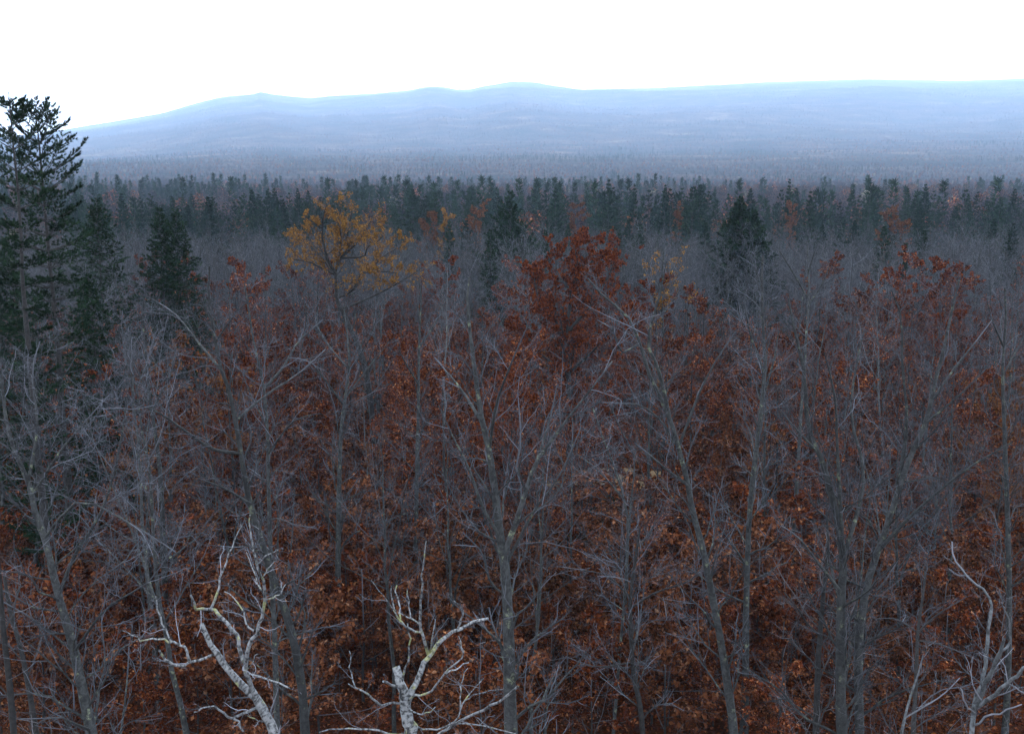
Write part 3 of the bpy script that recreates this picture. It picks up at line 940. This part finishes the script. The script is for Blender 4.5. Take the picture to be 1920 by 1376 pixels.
# yellow-leaved tree
ymb = MB()
def ykeep(px, py):
    e = np.minimum(((px - 652) / 142) ** 2 + ((py - 455) / 90) ** 2, ((px - 765) / 50) ** 2 + ((py - 505) / 40) ** 2 + 0.1)
    return np.clip(1.45 - e, 0.0, 1) * np.where(py > 545, 0.1, 1) * np.clip(0.6 + 0.55 * np.sin(px * 0.09 + 1.3 * np.sin(py * 0.07)) * np.sin(py * 0.11), 0.12, 1)
hero("yellow_tree", 56.0, [
    (None, [(700, 800), (685, 690), (661, 625), (649, 600), (632, 563), (630, 533), (629, 513), (634, 490), (646, 478), (650, 464), (652, 430), (660, 400)], 16, 3, 0.6),
    (0, [(629, 512), (616, 490), (608, 462), (604, 441), (606, 407), (612, 385)], 8, 2, -1.2),
    (0, [(629, 515), (622, 512), (598, 500), (575, 490), (541, 486)], 6, 2, -1.0),
    (0, [(632, 560), (660, 545), (673, 523), (681, 511), (714, 509), (745, 512)], 7, 2, 1.2),
    (0, [(640, 580), (690, 560), (730, 540), (765, 520), (795, 500)], 6, 2, 2.4),
    (0, [(640, 484), (683, 480), (689, 462), (703, 458), (720, 440)], 6, 2, -1.8),
    (0, [(646, 478), (670, 455), (690, 425), (700, 402)], 5, 2, 1.5),
    (0, [(630, 520), (600, 480), (570, 450), (550, 440)], 5, 2, 2.2),
    (0, [(634, 495), (640, 450), (635, 415), (640, 388)], 5, 2, -2.2),
    (3, [(690, 510), (720, 480), (745, 465), (752, 450)], 5, 2, 1.0),
    (1, [(606, 430), (585, 415), (570, 405)], 4, 2, -0.8),
], DARKB, "broad tree still holding yellow-orange leaves above the bare grey wood", 50,
     dict(per_m=3.4, len=2.0, k2=7, k3=5, rm=0.006, mat=GREY, tl=0.06),
     leaf=dict(mb=ymb, mat=YELLOW, per=6, size=0.1, keep=ykeep))
# red oak
rmb = MB()
hero("red_oak", 58.0, [
    (None, [(1066, 900), (1066, 800), (1066, 700), (1064, 620), (1070, 560), (1080, 500), (1090, 440)], 15, 4, 0.5),
    (0, [(1066, 640), (1040, 600), (1010, 560), (1000, 510)], 8, 2, -1.2),
    (0, [(1066, 620), (1110, 570), (1140, 520), (1160, 470)], 8, 2, 1.4),
    (0, [(1066, 700), (1010, 660), (970, 600)], 7, 2, 1.2),
    (0, [(1066, 700), (1120, 650), (1170, 590)], 7, 2, -1.3),
    (0, [(1072, 550), (1045, 510), (1040, 470)], 6, 2, 2.0),
    (0, [(1075, 530), (1110, 490), (1115, 455)], 6, 2, -2.0),
    (0, [(1066, 780), (1000, 740), (950, 700)], 6, 2, -1.4),
    (0, [(1066, 790), (1130, 750), (1180, 720)], 6, 2, 1.5),
], DARKB, "tall oak in deep rust-red leaf standing alone among the bare grey trees", 51,
     dict(per_m=3.6, len=2.6, k2=7, k3=4, rm=0.006, tl=0.1, t0=0.15),
     leaf=dict(mb=rmb, mat=REDOAK, per=10, size=0.15, keep=lambda px, py: np.clip(0.62 + 0.5 * np.sin(px * 0.07) * np.sin(py * 0.09), 0.12, 1)))
pmb = MB()
hero("yellow_tree", 66.0, [
    (None, [(1243, 700), (1242, 600), (1240, 540), (1245, 470)], 8, 3, 0.3),
    (0, [(1241, 560), (1225, 520), (1215, 490)], 5, 2, -1.0),
    (0, [(1241, 550), (1262, 510), (1275, 480)], 5, 2, 1.0),
    (0, [(1241, 590), (1265, 560), (1285, 530)], 5, 2, -1.0),
], GREY, "small sparse tree with a few yellow-orange leaves just past the red oak", 52,
     dict(per_m=3.5, len=1.6, k2=5, k3=3, rm=0.008, tl=0.1),
     leaf=dict(mb=pmb, mat=YELLOW, per=2, size=0.15, keep=lambda px, py: np.clip(0.55 + 0.6 * np.sin(px * 0.11 + py * 0.05), 0.0, 1)))


# hero conifers, each bough a part
def hero_conifer(name, px, ytop, D, rb, kind, label, seed, **kw):
    rng = np.random.default_rng(seed)
    p = at(px, ytop, D)
    g = float(zg(p[0], D))
    H = p[2] - g
    t, bs = conifer(rng, H, rb, kind, **kw)
    root = bpy.data.objects.new(name, None)
    COL.objects.link(root)
    root.location = (p[0], D, g)
    tag(root, label, "tree", None)
    link("trunk", t.mesh("trunk", DARKB), root)
    for w, nd in bs:
        n = nfaces(w)
        link("bough", with_mat_split(merge(w, nd).mesh("bough", [DARKB, NEEDLE]), n), root)
    return root


hero_conifer("pine_tree", 66, 196, 40.0, 5.2, 'pine', "tall dark pine with upswept plumes topping out against the white sky", 61, whorl=0.9, per=7, k2=20, tuft=26, nl=0.17, nw=0.0095, t_lo=0.12, r0=0.24)
hero_conifer("pine_tree", 12, 172, 37.0, 3.6, 'pine', "taller half-dead pine with a bare spiky top beside the plumed pine", 62, whorl=1.0, per=5, k2=18, tuft=26, nl=0.17, nw=0.0095, t_lo=0.2, r0=0.22)
hero_conifer("fir_tree", 168, 365, 62.0, 3.9, 'fir', "narrow dark fir next to the tall pines", 63, whorl=0.5, per=5, k2=12, tuft=13, nl=0.19, nw=0.018, t_lo=0.1)
hero_conifer("fir_tree", 22, 455, 47.0, 2.9, 'fir', "dense dark fir filling in behind the trunks of the two tall pines", 85, whorl=0.5, per=5, k2=12, tuft=13, nl=0.19, nw=0.018, t_lo=0.1)
hero_conifer("fir_tree", 292, 385, 64.0, 3.0, 'fir', "slimmer of the two close dark firs", 64, whorl=0.5, per=5, k2=12, tuft=13, nl=0.19, nw=0.018, t_lo=0.12)
hero_conifer("fir_tree", 330, 390, 66.0, 3.6, 'fir', "fuller of the two close dark firs", 65, whorl=0.5, per=5, k2=12, tuft=13, nl=0.19, nw=0.018, t_lo=0.12)
hero_conifer("fir_tree", 168, 508, 44.0, 2.4, 'fir', "short blackish young fir below the narrow fir", 66, whorl=0.42, per=5, k2=12, tuft=12, nl=0.17, nw=0.016, t_lo=0.1)
hero_conifer("pine_tree", 958, 354, 118.0, 7.5, 'pine', "layered dark pine standing out from the treeline in front of the others", 67, whorl=1.0, per=6, k2=12, tuft=12, nl=0.34, nw=0.045, t_lo=0.12)
hero_conifer("spruce_tree", 1388, 368, 105.0, 5.8, 'fir', "broad dark twin-topped spruce above the bare trees, its pointed half", 68, whorl=0.5, per=7, k2=11, tuft=12, nl=0.3, nw=0.036, t_lo=0.1)
hero_conifer("spruce_tree", 1412, 392, 106.0, 6.0, 'fir', "lower blunt spruce grown together with the broad dark spruce", 69, whorl=0.5, per=7, k2=11, tuft=12, nl=0.3, nw=0.036, t_lo=0.1)
hero_conifer("cedar_tree", 920, 425, 96.0, 2.2, 'fir', "small narrow dark cedar in front of the layered pine", 70, whorl=0.5, per=5, k2=7, tuft=7, nl=0.22, nw=0.025, t_lo=0.15)
hero_conifer("cedar_tree", 1026, 428, 100.0, 2.1, 'fir', "small pointed cedar poking out of bare twigs past the layered pine", 71, whorl=0.5, per=5, k2=7, tuft=7, nl=0.22, nw=0.025, t_lo=0.15)
hero_conifer("spruce_tree", 1300, 346, 170.0, 6.0, 'fir', "wide-based dark spruce midway between the tall treeline pine and the twin-topped spruce", 72, whorl=1.0, per=6, k2=7, tuft=7, nl=0.4, nw=0.05, t_lo=0.1)
hero_conifer("pine_tree", 1140, 331, 185.0, 4.2, 'pine', "tallest pine of the treeline, standing beyond the red oak", 73, whorl=1.2, per=5, k2=8, tuft=7, nl=0.42, nw=0.05, t_lo=0.15)
hero_conifer("pine_tree", 1190, 343, 188.0, 3.0, 'pine', "slim treeline pine just past the tallest one", 74, whorl=1.2, per=5, k2=8, tuft=7, nl=0.42, nw=0.05, t_lo=0.15)
hero_conifer("pine_tree", 1246, 343, 190.0, 3.2, 'pine', "treeline pine standing between the slim pine and the wide-based spruce", 75, whorl=1.2, per=5, k2=8, tuft=7, nl=0.42, nw=0.05, t_lo=0.15)
hero_conifer("pine_tree", 1038, 346, 180.0, 4.3, 'pine', "bushy treeline pine between the layered pine and the tallest pine", 76, whorl=1.2, per=5, k2=8, tuft=7, nl=0.42, nw=0.05, t_lo=0.15)
hero_conifer("pine_tree", 1482, 334, 200.0, 3.4, 'pine', "tall thin treeline pine beyond the twin-topped spruce", 77, whorl=1.2, per=5, k2=8, tuft=7, nl=0.42, nw=0.05, t_lo=0.15)
hero_conifer("pine_tree", 1520, 352, 175.0, 4.0, 'pine', "treeline pine with ragged tiers in front of the tall thin pine", 78, whorl=1.2, per=5, k2=8, tuft=7, nl=0.42, nw=0.05, t_lo=0.12)
hero_conifer("fir_tree", 1700, 452, 90.0, 0.9, 'fir', "tiny dark young fir sticking up from the bare wood", 79, whorl=0.45, per=5, k2=6, tuft=7, nl=0.2, nw=0.02, t_lo=0.2)
hero_conifer("hemlock_tree", 1148, 940, 50.0, 2.6, 'fir', "dark green young hemlock beside the dry clearing", 80, whorl=0.4, per=5, k2=12, tuft=12, nl=0.17, nw=0.016, t_lo=0.05, r0=0.08)
hero_conifer("hemlock_tree", 880, 1000, 50.0, 1.4, 'fir', "small dark hemlock bush behind the fan-limbed grey tree", 81, whorl=0.4, per=5, k2=8, tuft=8, nl=0.14, nw=0.012, t_lo=0.05, r0=0.06)
hero_conifer("hemlock_tree", 1580, 415, 150.0, 3.0, 'fir', "dark squat hemlock under the treeline beyond the ragged-tiered pine", 82, whorl=0.9, per=5, k2=8, tuft=7, nl=0.36, nw=0.04, t_lo=0.1)

# ------------------------------------------------------------------ prototypes for repeated trees
BARE = [proto_bare("bare", 15.0, 0.125, GREY, 101 + i, nl=n, t0=t, k2=7, k3=6, k4=2, rm=0.005, twin=tw, lf=lf, ang=an)
        for i, (n, t, tw, lf, an) in enumerate([(17, 0.36, False, 0.34, 0.75), (14, 0.45, True, 0.36, 0.65), (20, 0.3, False, 0.3, 0.9), (15, 0.5, False, 0.42, 0.6), (13, 0.4, True, 0.33, 0.8)])]
BAREP = [proto_bare("bare", 15.0, 0.11, PALE, 121 + i, nl=14, t0=0.45, k2=6, k3=5, k4=2, rm=0.005, lf=0.3, ang=0.7, twin=i == 1) for i in range(2)]
OAK = [proto_leafy("oak", 11.0, 0.12, DARKB, REDOAK if i == 0 else RUSSET, 141 + i, nl=18, t0=0.2, k2=8, k3=6, per=9, size=0.15, lf=0.38, ang=1.0, keep=0.8) for i in range(3)]
OAKO = [proto_leafy("oak", 10.0, 0.11, DARKB, ORANGE, 151 + i, nl=15, t0=0.2, k2=8, k3=6, per=4, size=0.14, lf=0.38, ang=1.1, keep=0.7) for i in range(2)]
BROWN = leaf_mat('brown_leaves', [(0.0, (0.012, 0.007, 0.005)), (0.5, (0.07, 0.023, 0.0105)), (0.9, (0.12, 0.044, 0.019)), (1.0, (0.16, 0.085, 0.048))], obj_var=0.4)
SAP = [proto_leafy("sapling", 4.5, 0.035, DARKB, BROWN if i in (1, 4) else RUSSET, 161 + i, nl=14, t0=0.12, k2=7, k3=5, per=6, size=0.125, lf=0.45, ang=1.05, keep=0.75, rm=0.004) for i in range(5)]
PINE = [proto_conifer(19.0, 5.2, 'pine', 181 + i, whorl=1.35 + 0.1 * i, per=4 + i % 2, k2=7, tuft=6, nl=0.4, nw=0.05, t_lo=0.15 + 0.06 * i) for i in range(4)]
FIR = [proto_conifer(17.0, 3.6, 'fir', 191 + i, whorl=0.95, per=6, k2=6, tuft=6, nl=0.42, nw=0.05, t_lo=0.08) for i in range(2)]

SECT = [(-400, 240, "below the tall pines"), (240, 520, "below the two close firs"), (520, 830, "below the yellow tree"), (830, 1000, "between the yellow tree and the red oak"),
        (1000, 1190, "round the red oak"), (1190, 1420, "below the twin-topped spruce"), (1420, 1620, "below the crooked forked tree"), (1620, 2400, "beyond the sweeping grey limb")]


def sector(px):
    for i, (a, b, s) in enumerate(SECT):
        if a <= px < b:
            return s
    return SECT[-1][2]


taken = []


def free(x, y, dmin):
    for a, b in taken:
        if (a - x) ** 2 + (b - y) ** 2 < dmin * dmin:
            return False
    return True


def scatter(n, d0, d1, dmin, rng, amax=0.56, power=1.0):
    out, tries = [], 0
    while len(out) < n and tries < n * 60:
        tries += 1
        d = math.sqrt(d0 * d0 + (d1 * d1 - d0 * d0) * rng.random() ** power)
        x = rng.uniform(-amax, amax) * d
        if free(x, d, dmin):
            taken.append((x, d))
            out.append((x, d))
    return out


def in_clearing(x, y, pad=0.0):
    return (abs(x - cx) < 7.5 + pad and abs(y - cy) < 3.0 + pad) or (50 < y < 62 and abs(x - cx * y / cy) < 5.5)


# bare grey trees
rb = np.random.default_rng(7)
spots = scatter(24, 27, 45, 2.0, rb) + scatter(70, 45, 75, 2.0, rb) + scatter(130, 75, 110, 2.0, rb)
for i, (x, d) in enumerate(spots):
    if in_clearing(x, d):
        continue
    pxx = W0 / 2 + FPX * x / d
    pale = d > 45 and rb.random() < 0.12
    parts, H = (BAREP[rb.integers(2)] if pale else BARE[rb.integers(len(BARE))])
    yt = rb.uniform(560, 900) if d < 45 else rb.uniform(480, 680) if d < 75 else rb.uniform(445, 530)
    if d < 60 and (abs(pxx - 1070) < 120 or abs(pxx - 660) < 110):
        yt = max(yt, rb.uniform(740, 860))
    ztop = at(pxx, yt, d)[2]
    h = min(max(ztop - float(zg(x, d)), 5.0), 18.0)
    s = h / H
    band = "front" if d < 45 else "middle" if d < 75 else "far"
    where = sector(pxx)
    col = "pale silvery" if pale else "slender grey"
    lab = f"{col} bare tree in {band} rows {where}"
    w = s * rb.uniform(0.9, 1.25) if h < 12 else s
    place(parts, "bare_tree", x, d, w, rb.random() * 6.28, lab, "tree", f"{col} bare trees, {band} rows {where}", sz=s, tilt=(rb.normal() * 0.05, rb.normal() * 0.05))

# russet oaks and beeches with their leaves
oak_spots = [(300, 650, 40, 1), (265, 820, 36, 1), (470, 530, 66, 0), (440, 640, 52, 0), (705, 640, 62, 0), (760, 700, 56, 0), (860, 640, 64, 0), (930, 600, 70, 0), (1010, 740, 50, 0),
             (1150, 700, 52, 0), (1330, 560, 70, 0), (1300, 640, 60, 0), (1440, 800, 48, 1), (1660, 570, 62, 0), (1720, 560, 66, 0), (1790, 600, 58, 0), (1740, 690, 50, 0), (1850, 700, 46, 1),
             (1900, 730, 44, 1), (1880, 860, 40, 1), (180, 620, 56, 0), (110, 640, 58, 0), (560, 660, 58, 0), (600, 820, 46, 0), (380, 760, 44, 0), (1090, 800, 46, 0), (1240, 760, 50, 0),
             (1560, 620, 64, 0), (1500, 720, 56, 0), (1620, 740, 52, 0), (840, 800, 46, 0), (700, 820, 46, 1), (60, 760, 46, 0), (500, 780, 50, 0), (940, 720, 54, 0), (1380, 700, 56, 0)]
ro = np.random.default_rng(57)
for q in range(34):
    dd = ro.uniform(62, 108)
    cpx = [(1080, 110), (1720, 130), (440, 110), (900, 90)][int(ro.integers(4))]
    oak_spots.append((cpx[0] + cpx[1] * ro.normal(), ro.uniform(485, 560), dd, 0))
for q in range(70):
    dd = ro.uniform(42, 96)
    oak_spots.append((ro.uniform(30, 1900), ro.uniform(545, 640) + (96 - dd) * 2.2, dd, int(ro.random() < 0.1)))
for i, (px, yt, d, kind) in enumerate(oak_spots):
    p = at(px, yt, d)
    x = p[0]
    taken.append((x, d))
    h = max(p[2] - float(zg(x, d)), 4.5)
    parts, H = (OAKO if kind else OAK)[i % (2 if kind else 3)]
    s = h / H
    size = "low" if h < 7.5 else "tall"
    far = "up front" if d < 55 else "midway back" if d < 75 else "far back"
    colr = "copper-orange beech" if kind else "rust-brown oak"
    where = sector(px)
    place(parts, "beech_tree" if kind else "oak_tree", x, d, max(s, 0.62) if h < 7 else s, rb.random() * 6.28,
          f"{size} {colr} in leaf {far} {where}", "tree", f"{size} {colr}s {far} {where}", sz=s)

# beech saplings of the understorey
rs = np.random.default_rng(19)
sap_spots = [q for q in scatter(310, 27, 66, 1.2, rs, amax=0.55) if not in_clearing(*q)]
for x, d in sap_spots[:300]:
    si = int(rs.integers(len(SAP)))
    parts, H = SAP[si]
    lc = "brown-leaved" if si in (1, 4) else "russet-leaved"
    h = rs.uniform(2.5, 6.5)
    s = h / H
    pxx = W0 / 2 + FPX * x / d
    size = "low" if h < 3.6 else "tall" if h > 5.2 else "middling"
    band = "nearest" if d < 42 else "middle" if d < 54 else "farther"
    where = sector(pxx)
    place(parts, "beech_sapling", x, d, s * rs.uniform(0.95, 1.25), rs.random() * 6.28, f"{size} {lc} sapling in the {band} undergrowth {where}", "sapling",
          f"{size} {lc} saplings, {band} undergrowth {where}", sz=s)

# conifers of the treeline
rp = np.random.default_rng(29)
n_l = 0
for i in range(205):
    px = rp.uniform(110, 1960) if i < 150 else rp.uniform(120, 640)
    left = px < 900
    d = rp.uniform(190, 262)
    if 1060 < px < 1120 and rp.random() < 0.8:
        continue
    if 880 < px < 1420 and rp.random() < 0.4:
        continue
    yt = (rp.uniform(350, 385) if left else rp.uniform(342, 395))
    if px < 420:
        yt += 8
    p = at(px, yt, d)
    h = p[2] - float(zg(p[0], d))
    kind = rp.random() < 0.7
    parts, H = PINE[rp.integers(4)] if kind else FIR[rp.integers(2)]
    s = h / H
    nm = "pine_tree" if kind else "spruce_tree"
    wh = ["beyond the two close firs", "beyond the yellow tree", "beyond the layered pine", "beyond the red oak", "beyond the twin-topped spruce", "beyond the round orange tree"][int(np.searchsorted([500, 880, 1000, 1280, 1560], px))]
    place(parts, nm, p[0], d, s * rp.uniform(0.85, 1.15), rp.random() * 6.28, f"misty dark green {'pine' if kind else 'spruce'} in the far treeline {wh}", "tree",
          f"treeline {'pines' if kind else 'spruces'} {wh}", sz=s)
# small conifers scattered in the bare wood
for i in range(26):
    px = rp.uniform(820, 1930)
    d = rp.uniform(125, 180)
    yt = rp.uniform(405, 440)
    p = at(px, yt, d)
    h = p[2] - float(zg(p[0], d))
    parts, H = FIR[rp.integers(2)]
    s = h / H
    wh = ["past the layered pine", "past the red oak", "round the twin-topped spruce", "round the orange tree"][int(np.searchsorted([1000, 1250, 1500], px))]
    place(parts, "spruce_tree", p[0], d, s * rp.uniform(0.8, 1.1), rp.random() * 6.28, f"lone low spruce among bare crowns {wh}", "tree", f"lone low spruces {wh}", sz=s)


# coloured round trees in the distance
def far_round(name, px, yt, d, width, leafm, label, seed):
    p = at(px, yt, d)
    g = float(zg(p[0], d))
    h = p[2] - g
    parts, H = proto_leafy("far", h, 0.14, DARKB, leafm, seed, nl=20, t0=0.35, k2=8, k3=6, per=5, size=0.26, lf=width / h, ang=1.0, up=0.5, keep=1.0, rm=0.012)
    return place(parts, name, p[0], d, 1.0, 0.0, label, "tree")


far_round("maple_tree", 1684, 394, 150, 4.2, ORANGE, "rounded bright orange maple under the misty treeline", 201)
far_round("birch_tree", 839, 397, 150, 2.6, YELLOW, "small bright yellow tree in front of the misty treeline", 202)
far_round("maple_tree", 808, 406, 155, 4.0, ORANGE, "low orange-brown tree beside the small bright yellow one", 203)
far_round("maple_tree", 890, 390, 160, 4.6, ORANGE, "faded brownish round tree before the layered pine", 204)
far_round("maple_tree", 1270, 386, 185, 3.0, ORANGE, "dull orange tree at the foot of the wide-based spruce", 205)
far_round("maple_tree", 1490, 378, 190, 3.2, ORANGE, "pinkish brown tree below the tall thin treeline pine", 206)
far_round("maple_tree", 1080, 384, 175, 3.4, ORANGE, "faded orange tree in the gap beside the bushy treeline pine", 207)

# ------------------------------------------------------------------ uncountable woods (stuff)
def far_bare(seed, H, n=170, w=0.16, mat=FARBARE, crown=2.6):
    rng = np.random.default_rng(seed)
    mb = MB()
    P, R = trunk_line(rng, H * 0.8, 4, r0=0.14)
    mb.tubes(P, R, 3)
    c = unit(rng.normal(size=(n, 3))) * rng.random((n, 1)) ** 0.4
    c = c * np.array([crown, crown, H * 0.27]) + np.array([0, 0, H * 0.7])
    mb.leaves(c, rng.normal(size=(n, 3)) + np.array([0, 0, 0.8]), 0.8, w, rng)
    return mb.mesh("far_bare", mat)


def far_conifer(seed, H, rbase):
    rng = np.random.default_rng(seed)
    mb = MB()
    n = 150
    u = rng.random(n) ** 0.8
    a = rng.random(n) * 6.28
    r = rbase * (1 - u) ** 0.8 * rng.uniform(0.25, 0.6, n)
    c = np.stack([np.cos(a) * r, np.sin(a) * r, H * (0.12 + 0.86 * u)], -1)
    d = np.stack([np.cos(a), np.sin(a), 0.1 + 0.8 * u], -1)
    mb.needles(c, d, rbase * 0.42, 0.16, rng, 3, 0.3, np.clip(rng.normal(size=n) * 0.2 + 0.45, 0, 1))
    return mb.mesh("far_conifer", NEEDLE)


def far_leafy(seed, H, mat, n=260):
    rng = np.random.default_rng(seed)
    mb = MB()
    c = unit(rng.normal(size=(n, 3))) * rng.random((n, 1)) ** 0.35
    c = c * np.array([2.6, 2.6, H * 0.32]) + np.array([0, 0, H * 0.65])
    mb.leaves(c, rng.normal(size=(n, 3)), 0.75, 0.4, rng)
    return mb.mesh("far_leafy", mat, smooth=False)


def join_parts(parts):
    """One mesh out of a prototype's parts, materials kept, for the stuff instances."""
    import bmesh
    bm = bmesh.new()
    mats = []
    for me in parts.values():
        off = len(mats)
        n0 = len(bm.faces)
        bm.from_mesh(me)
        bm.faces.ensure_lookup_table()
        for f in bm.faces[n0:]:
            f.material_index += off
        mats += list(me.materials)
    out = bpy.data.meshes.new("woods_source")
    bm.to_mesh(out)
    bm.free()
    for m in mats:
        out.materials.append(m)
    return out


def stuff(name, sources, pts, scale, idx, rz, label=None, flatz=None):
    me = bpy.data.meshes.new(name)
    me.vertices.add(len(pts))
    me.vertices.foreach_set("co", np.asarray(pts, np.float32).reshape(-1))
    me.update()
    for nm, arr, ty in (("psc", scale, 'FLOAT'), ("prz", rz, 'FLOAT'), ("pix", idx, 'INT')):
        a = me.attributes.new(nm, ty, 'POINT')
        a.data.foreach_set("value", np.asarray(arr, np.int32 if ty == 'INT' else np.float32))
    o = link(name, me)
    tag(o, label, None, None, "stuff")
    ng = bpy.data.node_groups.new(name, 'GeometryNodeTree')
    ng.interface.new_socket("Geometry", in_out='INPUT', socket_type='NodeSocketGeometry')
    ng.interface.new_socket("Geometry", in_out='OUTPUT', socket_type='NodeSocketGeometry')
    n, l = ng.nodes, ng.links
    gi, go = n.new("NodeGroupInput"), n.new("NodeGroupOutput")
    m2p = n.new("GeometryNodeMeshToPoints")
    iop = n.new("GeometryNodeInstanceOnPoints")
    g2i = n.new("GeometryNodeGeometryToInstance")
    for s in reversed(sources):
        so = bpy.data.objects.new("woods_source", s)
        oi = n.new("GeometryNodeObjectInfo")
        oi.inputs["Object"].default_value = so
        oi.inputs["As Instance"].default_value = False
        l.new(oi.outputs["Geometry"], g2i.inputs[0])

    def na(nm, ty):
        a = n.new("GeometryNodeInputNamedAttribute")
        a.data_type = ty
        a.inputs["Name"].default_value = nm
        return a.outputs["Attribute"]
    cb = n.new("ShaderNodeCombineXYZ")
    l.new(na("prz", 'FLOAT'), cb.inputs[2])
    l.new(gi.outputs[0], m2p.inputs[0])
    l.new(m2p.outputs[0], iop.inputs["Points"])
    l.new(g2i.outputs[0], iop.inputs["Instance"])
    iop.inputs["Pick Instance"].default_value = True
    l.new(na("pix", 'INT'), iop.inputs["Instance Index"])
    l.new(cb.outputs[0], iop.inputs["Rotation"])
    l.new(na("psc", 'FLOAT'), iop.inputs["Scale"])
    l.new(iop.outputs[0], go.inputs[0])
    md = o.modifiers.new("woods", 'NODES')
    md.node_group = ng
    return o


def fan(rng, n, d0, d1, amax=0.62, bias=1.0):
    d = np.sqrt(d0 ** 2 + (d1 ** 2 - d0 ** 2) * rng.random(n) ** bias)
    x = rng.uniform(-amax, amax, n) * d
    return x, d


rf = np.random.default_rng(41)
# more russet undergrowth between and beyond the saplings
x, d = fan(rf, 2300, 27, 130, 0.58)
k = ~(((np.abs(x - cx) < 7.5) & (np.abs(d - cy) < 3.2)) | ((d > 49) & (d < 62) & (np.abs(x - cx * d / cy) < 5.5)))
x, d = x[k], d[k]
dens = fbm(x * 0.08, d * 0.08, 77, 3)
k = rf.random(len(x)) < np.clip(0.75 + 0.5 * dens, 0.15, 1)
x, d = x[k], d[k]
stuff("undergrowth", [join_parts(p) for p, _ in SAP], np.stack([x, d, zg(x, d) - 0.05], -1), rf.uniform(0.45, 1.2, len(x)) * np.where(d > 70, 1.4, 1), rf.integers(0, 5, len(x)), rf.random(len(x)) * 6.28,
      "russet-leaved brush covering the forest floor between the trunks")
# leaf litter
x, d = fan(rf, 45000, 28, 75, 0.56)
x2, d2 = fan(rf, 45000, 26, 44, 0.56)
x, d = np.concatenate([x, x2]), np.concatenate([d, d2])
lm = MB()
lm.leaves(np.stack([x, d, zg(x, d) + 0.03], -1), np.stack([rf.normal(size=len(x)), rf.normal(size=len(x)), 0.25 * rf.normal(size=len(x))], -1), 0.13 * rf.uniform(0.6, 1.3, len(x)), 0.32, rf)
tag(link("leaf_litter", lm.mesh("leaf_litter", RUSSET, smooth=False)), "fallen russet leaves covering the ground", None, None, "stuff")

# bare woods past the counted trees, up to the treeline
MID = [far_b for far_b in (join_parts(proto_bare("mid", 13.0, 0.13, GREY, 221 + i, nl=13, t0=0.35, k2=6, k3=5, k4=0, rm=0.014, lf=0.36)[0]) for i in range(4))]
x, d = fan(rf, 1700, 100, 235, 0.58)
yt = rf.uniform(0, 1, len(x)) * 45 + np.interp(d, [100, 160, 235], [450, 436, 425])
zt = 18 - (yt - HORIZON) / FPX * d
h = np.clip(zt - zg(x, d), 5, 16)
stuff("bare_woods", MID, np.stack([x, d, zg(x, d) - 0.1], -1), h / 13.0, rf.integers(0, 4, len(x)), rf.random(len(x)) * 6.28, "purplish grey mass of bare crowns before the treeline")

# mixed woods of the valley and of the slopes
SRC = [far_bare(301, 13), far_bare(302, 14), far_conifer(303, 17, 3.0), far_conifer(304, 19, 3.4), far_leafy(305, 13, ORANGE), far_leafy(306, 13, FARPALE), far_leafy(307, 13, RUSSET)]


def kinds(rng, x, d, seed, con=0.45, amp=0.75):
    c = fbm(x * 0.012, d * 0.008, seed, 4)
    r = rng.random(len(x))
    conif = r < np.clip(con + amp * c, 0.02, 0.97)
    idx = np.where(conif, rng.integers(2, 4, len(x)), rng.integers(0, 2, len(x)))
    q = rng.random(len(x))
    idx = np.where(~conif & (q < 0.10), 4, idx)
    idx = np.where(~conif & (q > 0.985), 5, idx)
    idx = np.where(~conif & (q > 0.87) & (q < 0.95), 6, idx)
    return idx


x, d = fan(rf, 20000, 255, 1900, 0.6, 1.3)
idx = kinds(rf, x, d, 88, np.where(d < 420, 0.36, 0.0), np.where(d < 700, 0.6, 0.35))
stuff("valley_forest", SRC, np.stack([x, d, zg(x, d) - 0.3], -1), rf.uniform(0.6, 1.2, len(x)) * np.interp(d, [500, 1000], [1.0, 0.55]), idx, rf.random(len(x)) * 6.28, "misty mixed woods filling the valley floor")
x, d = fan(rf, 40000, 1900, 7600, 0.56, 1.35)
idx = kinds(rf, x * 0.5, d * 0.5, 89, 0.0)
stuff("hill_forest", SRC, np.stack([x, d, zg(x, d) - 2.0], -1), rf.uniform(0.45, 0.75, len(x)), idx, rf.random(len(x)) * 6.28, "faint mottled woods on the misty hillsides")

# ------------------------------------------------------------------ haze
hm, n, l, out = new_mat("haze")
pv = n.new("ShaderNodeVolumePrincipled")
pv.inputs["Color"].default_value = (0.56, 0.725, 0.95, 1)
pv.inputs["Density"].default_value = 0.0001
pv.inputs["Anisotropy"].default_value = 0.0
l.new(pv.outputs[0], out.inputs["Volume"])
hv = MB()
X0, X1, Y0, Y1, Z0, Z1 = -10400, 10400, -140, 12900, -200, 1150
v = np.array([(x, y, z) for z in (Z0, Z1) for y in (Y0, Y1) for x in (X0, X1)], float)
hv._add(v, np.array([(0, 2, 3, 1), (4, 5, 7, 6), (0, 1, 5, 4), (2, 6, 7, 3), (0, 4, 6, 2), (1, 3, 7, 5)]), np.zeros(8), np.zeros(8), np.zeros(8))
tag(link("haze", hv.mesh("haze", hm, smooth=False)), "thin bluish mist filling the valley", None, None, "stuff")
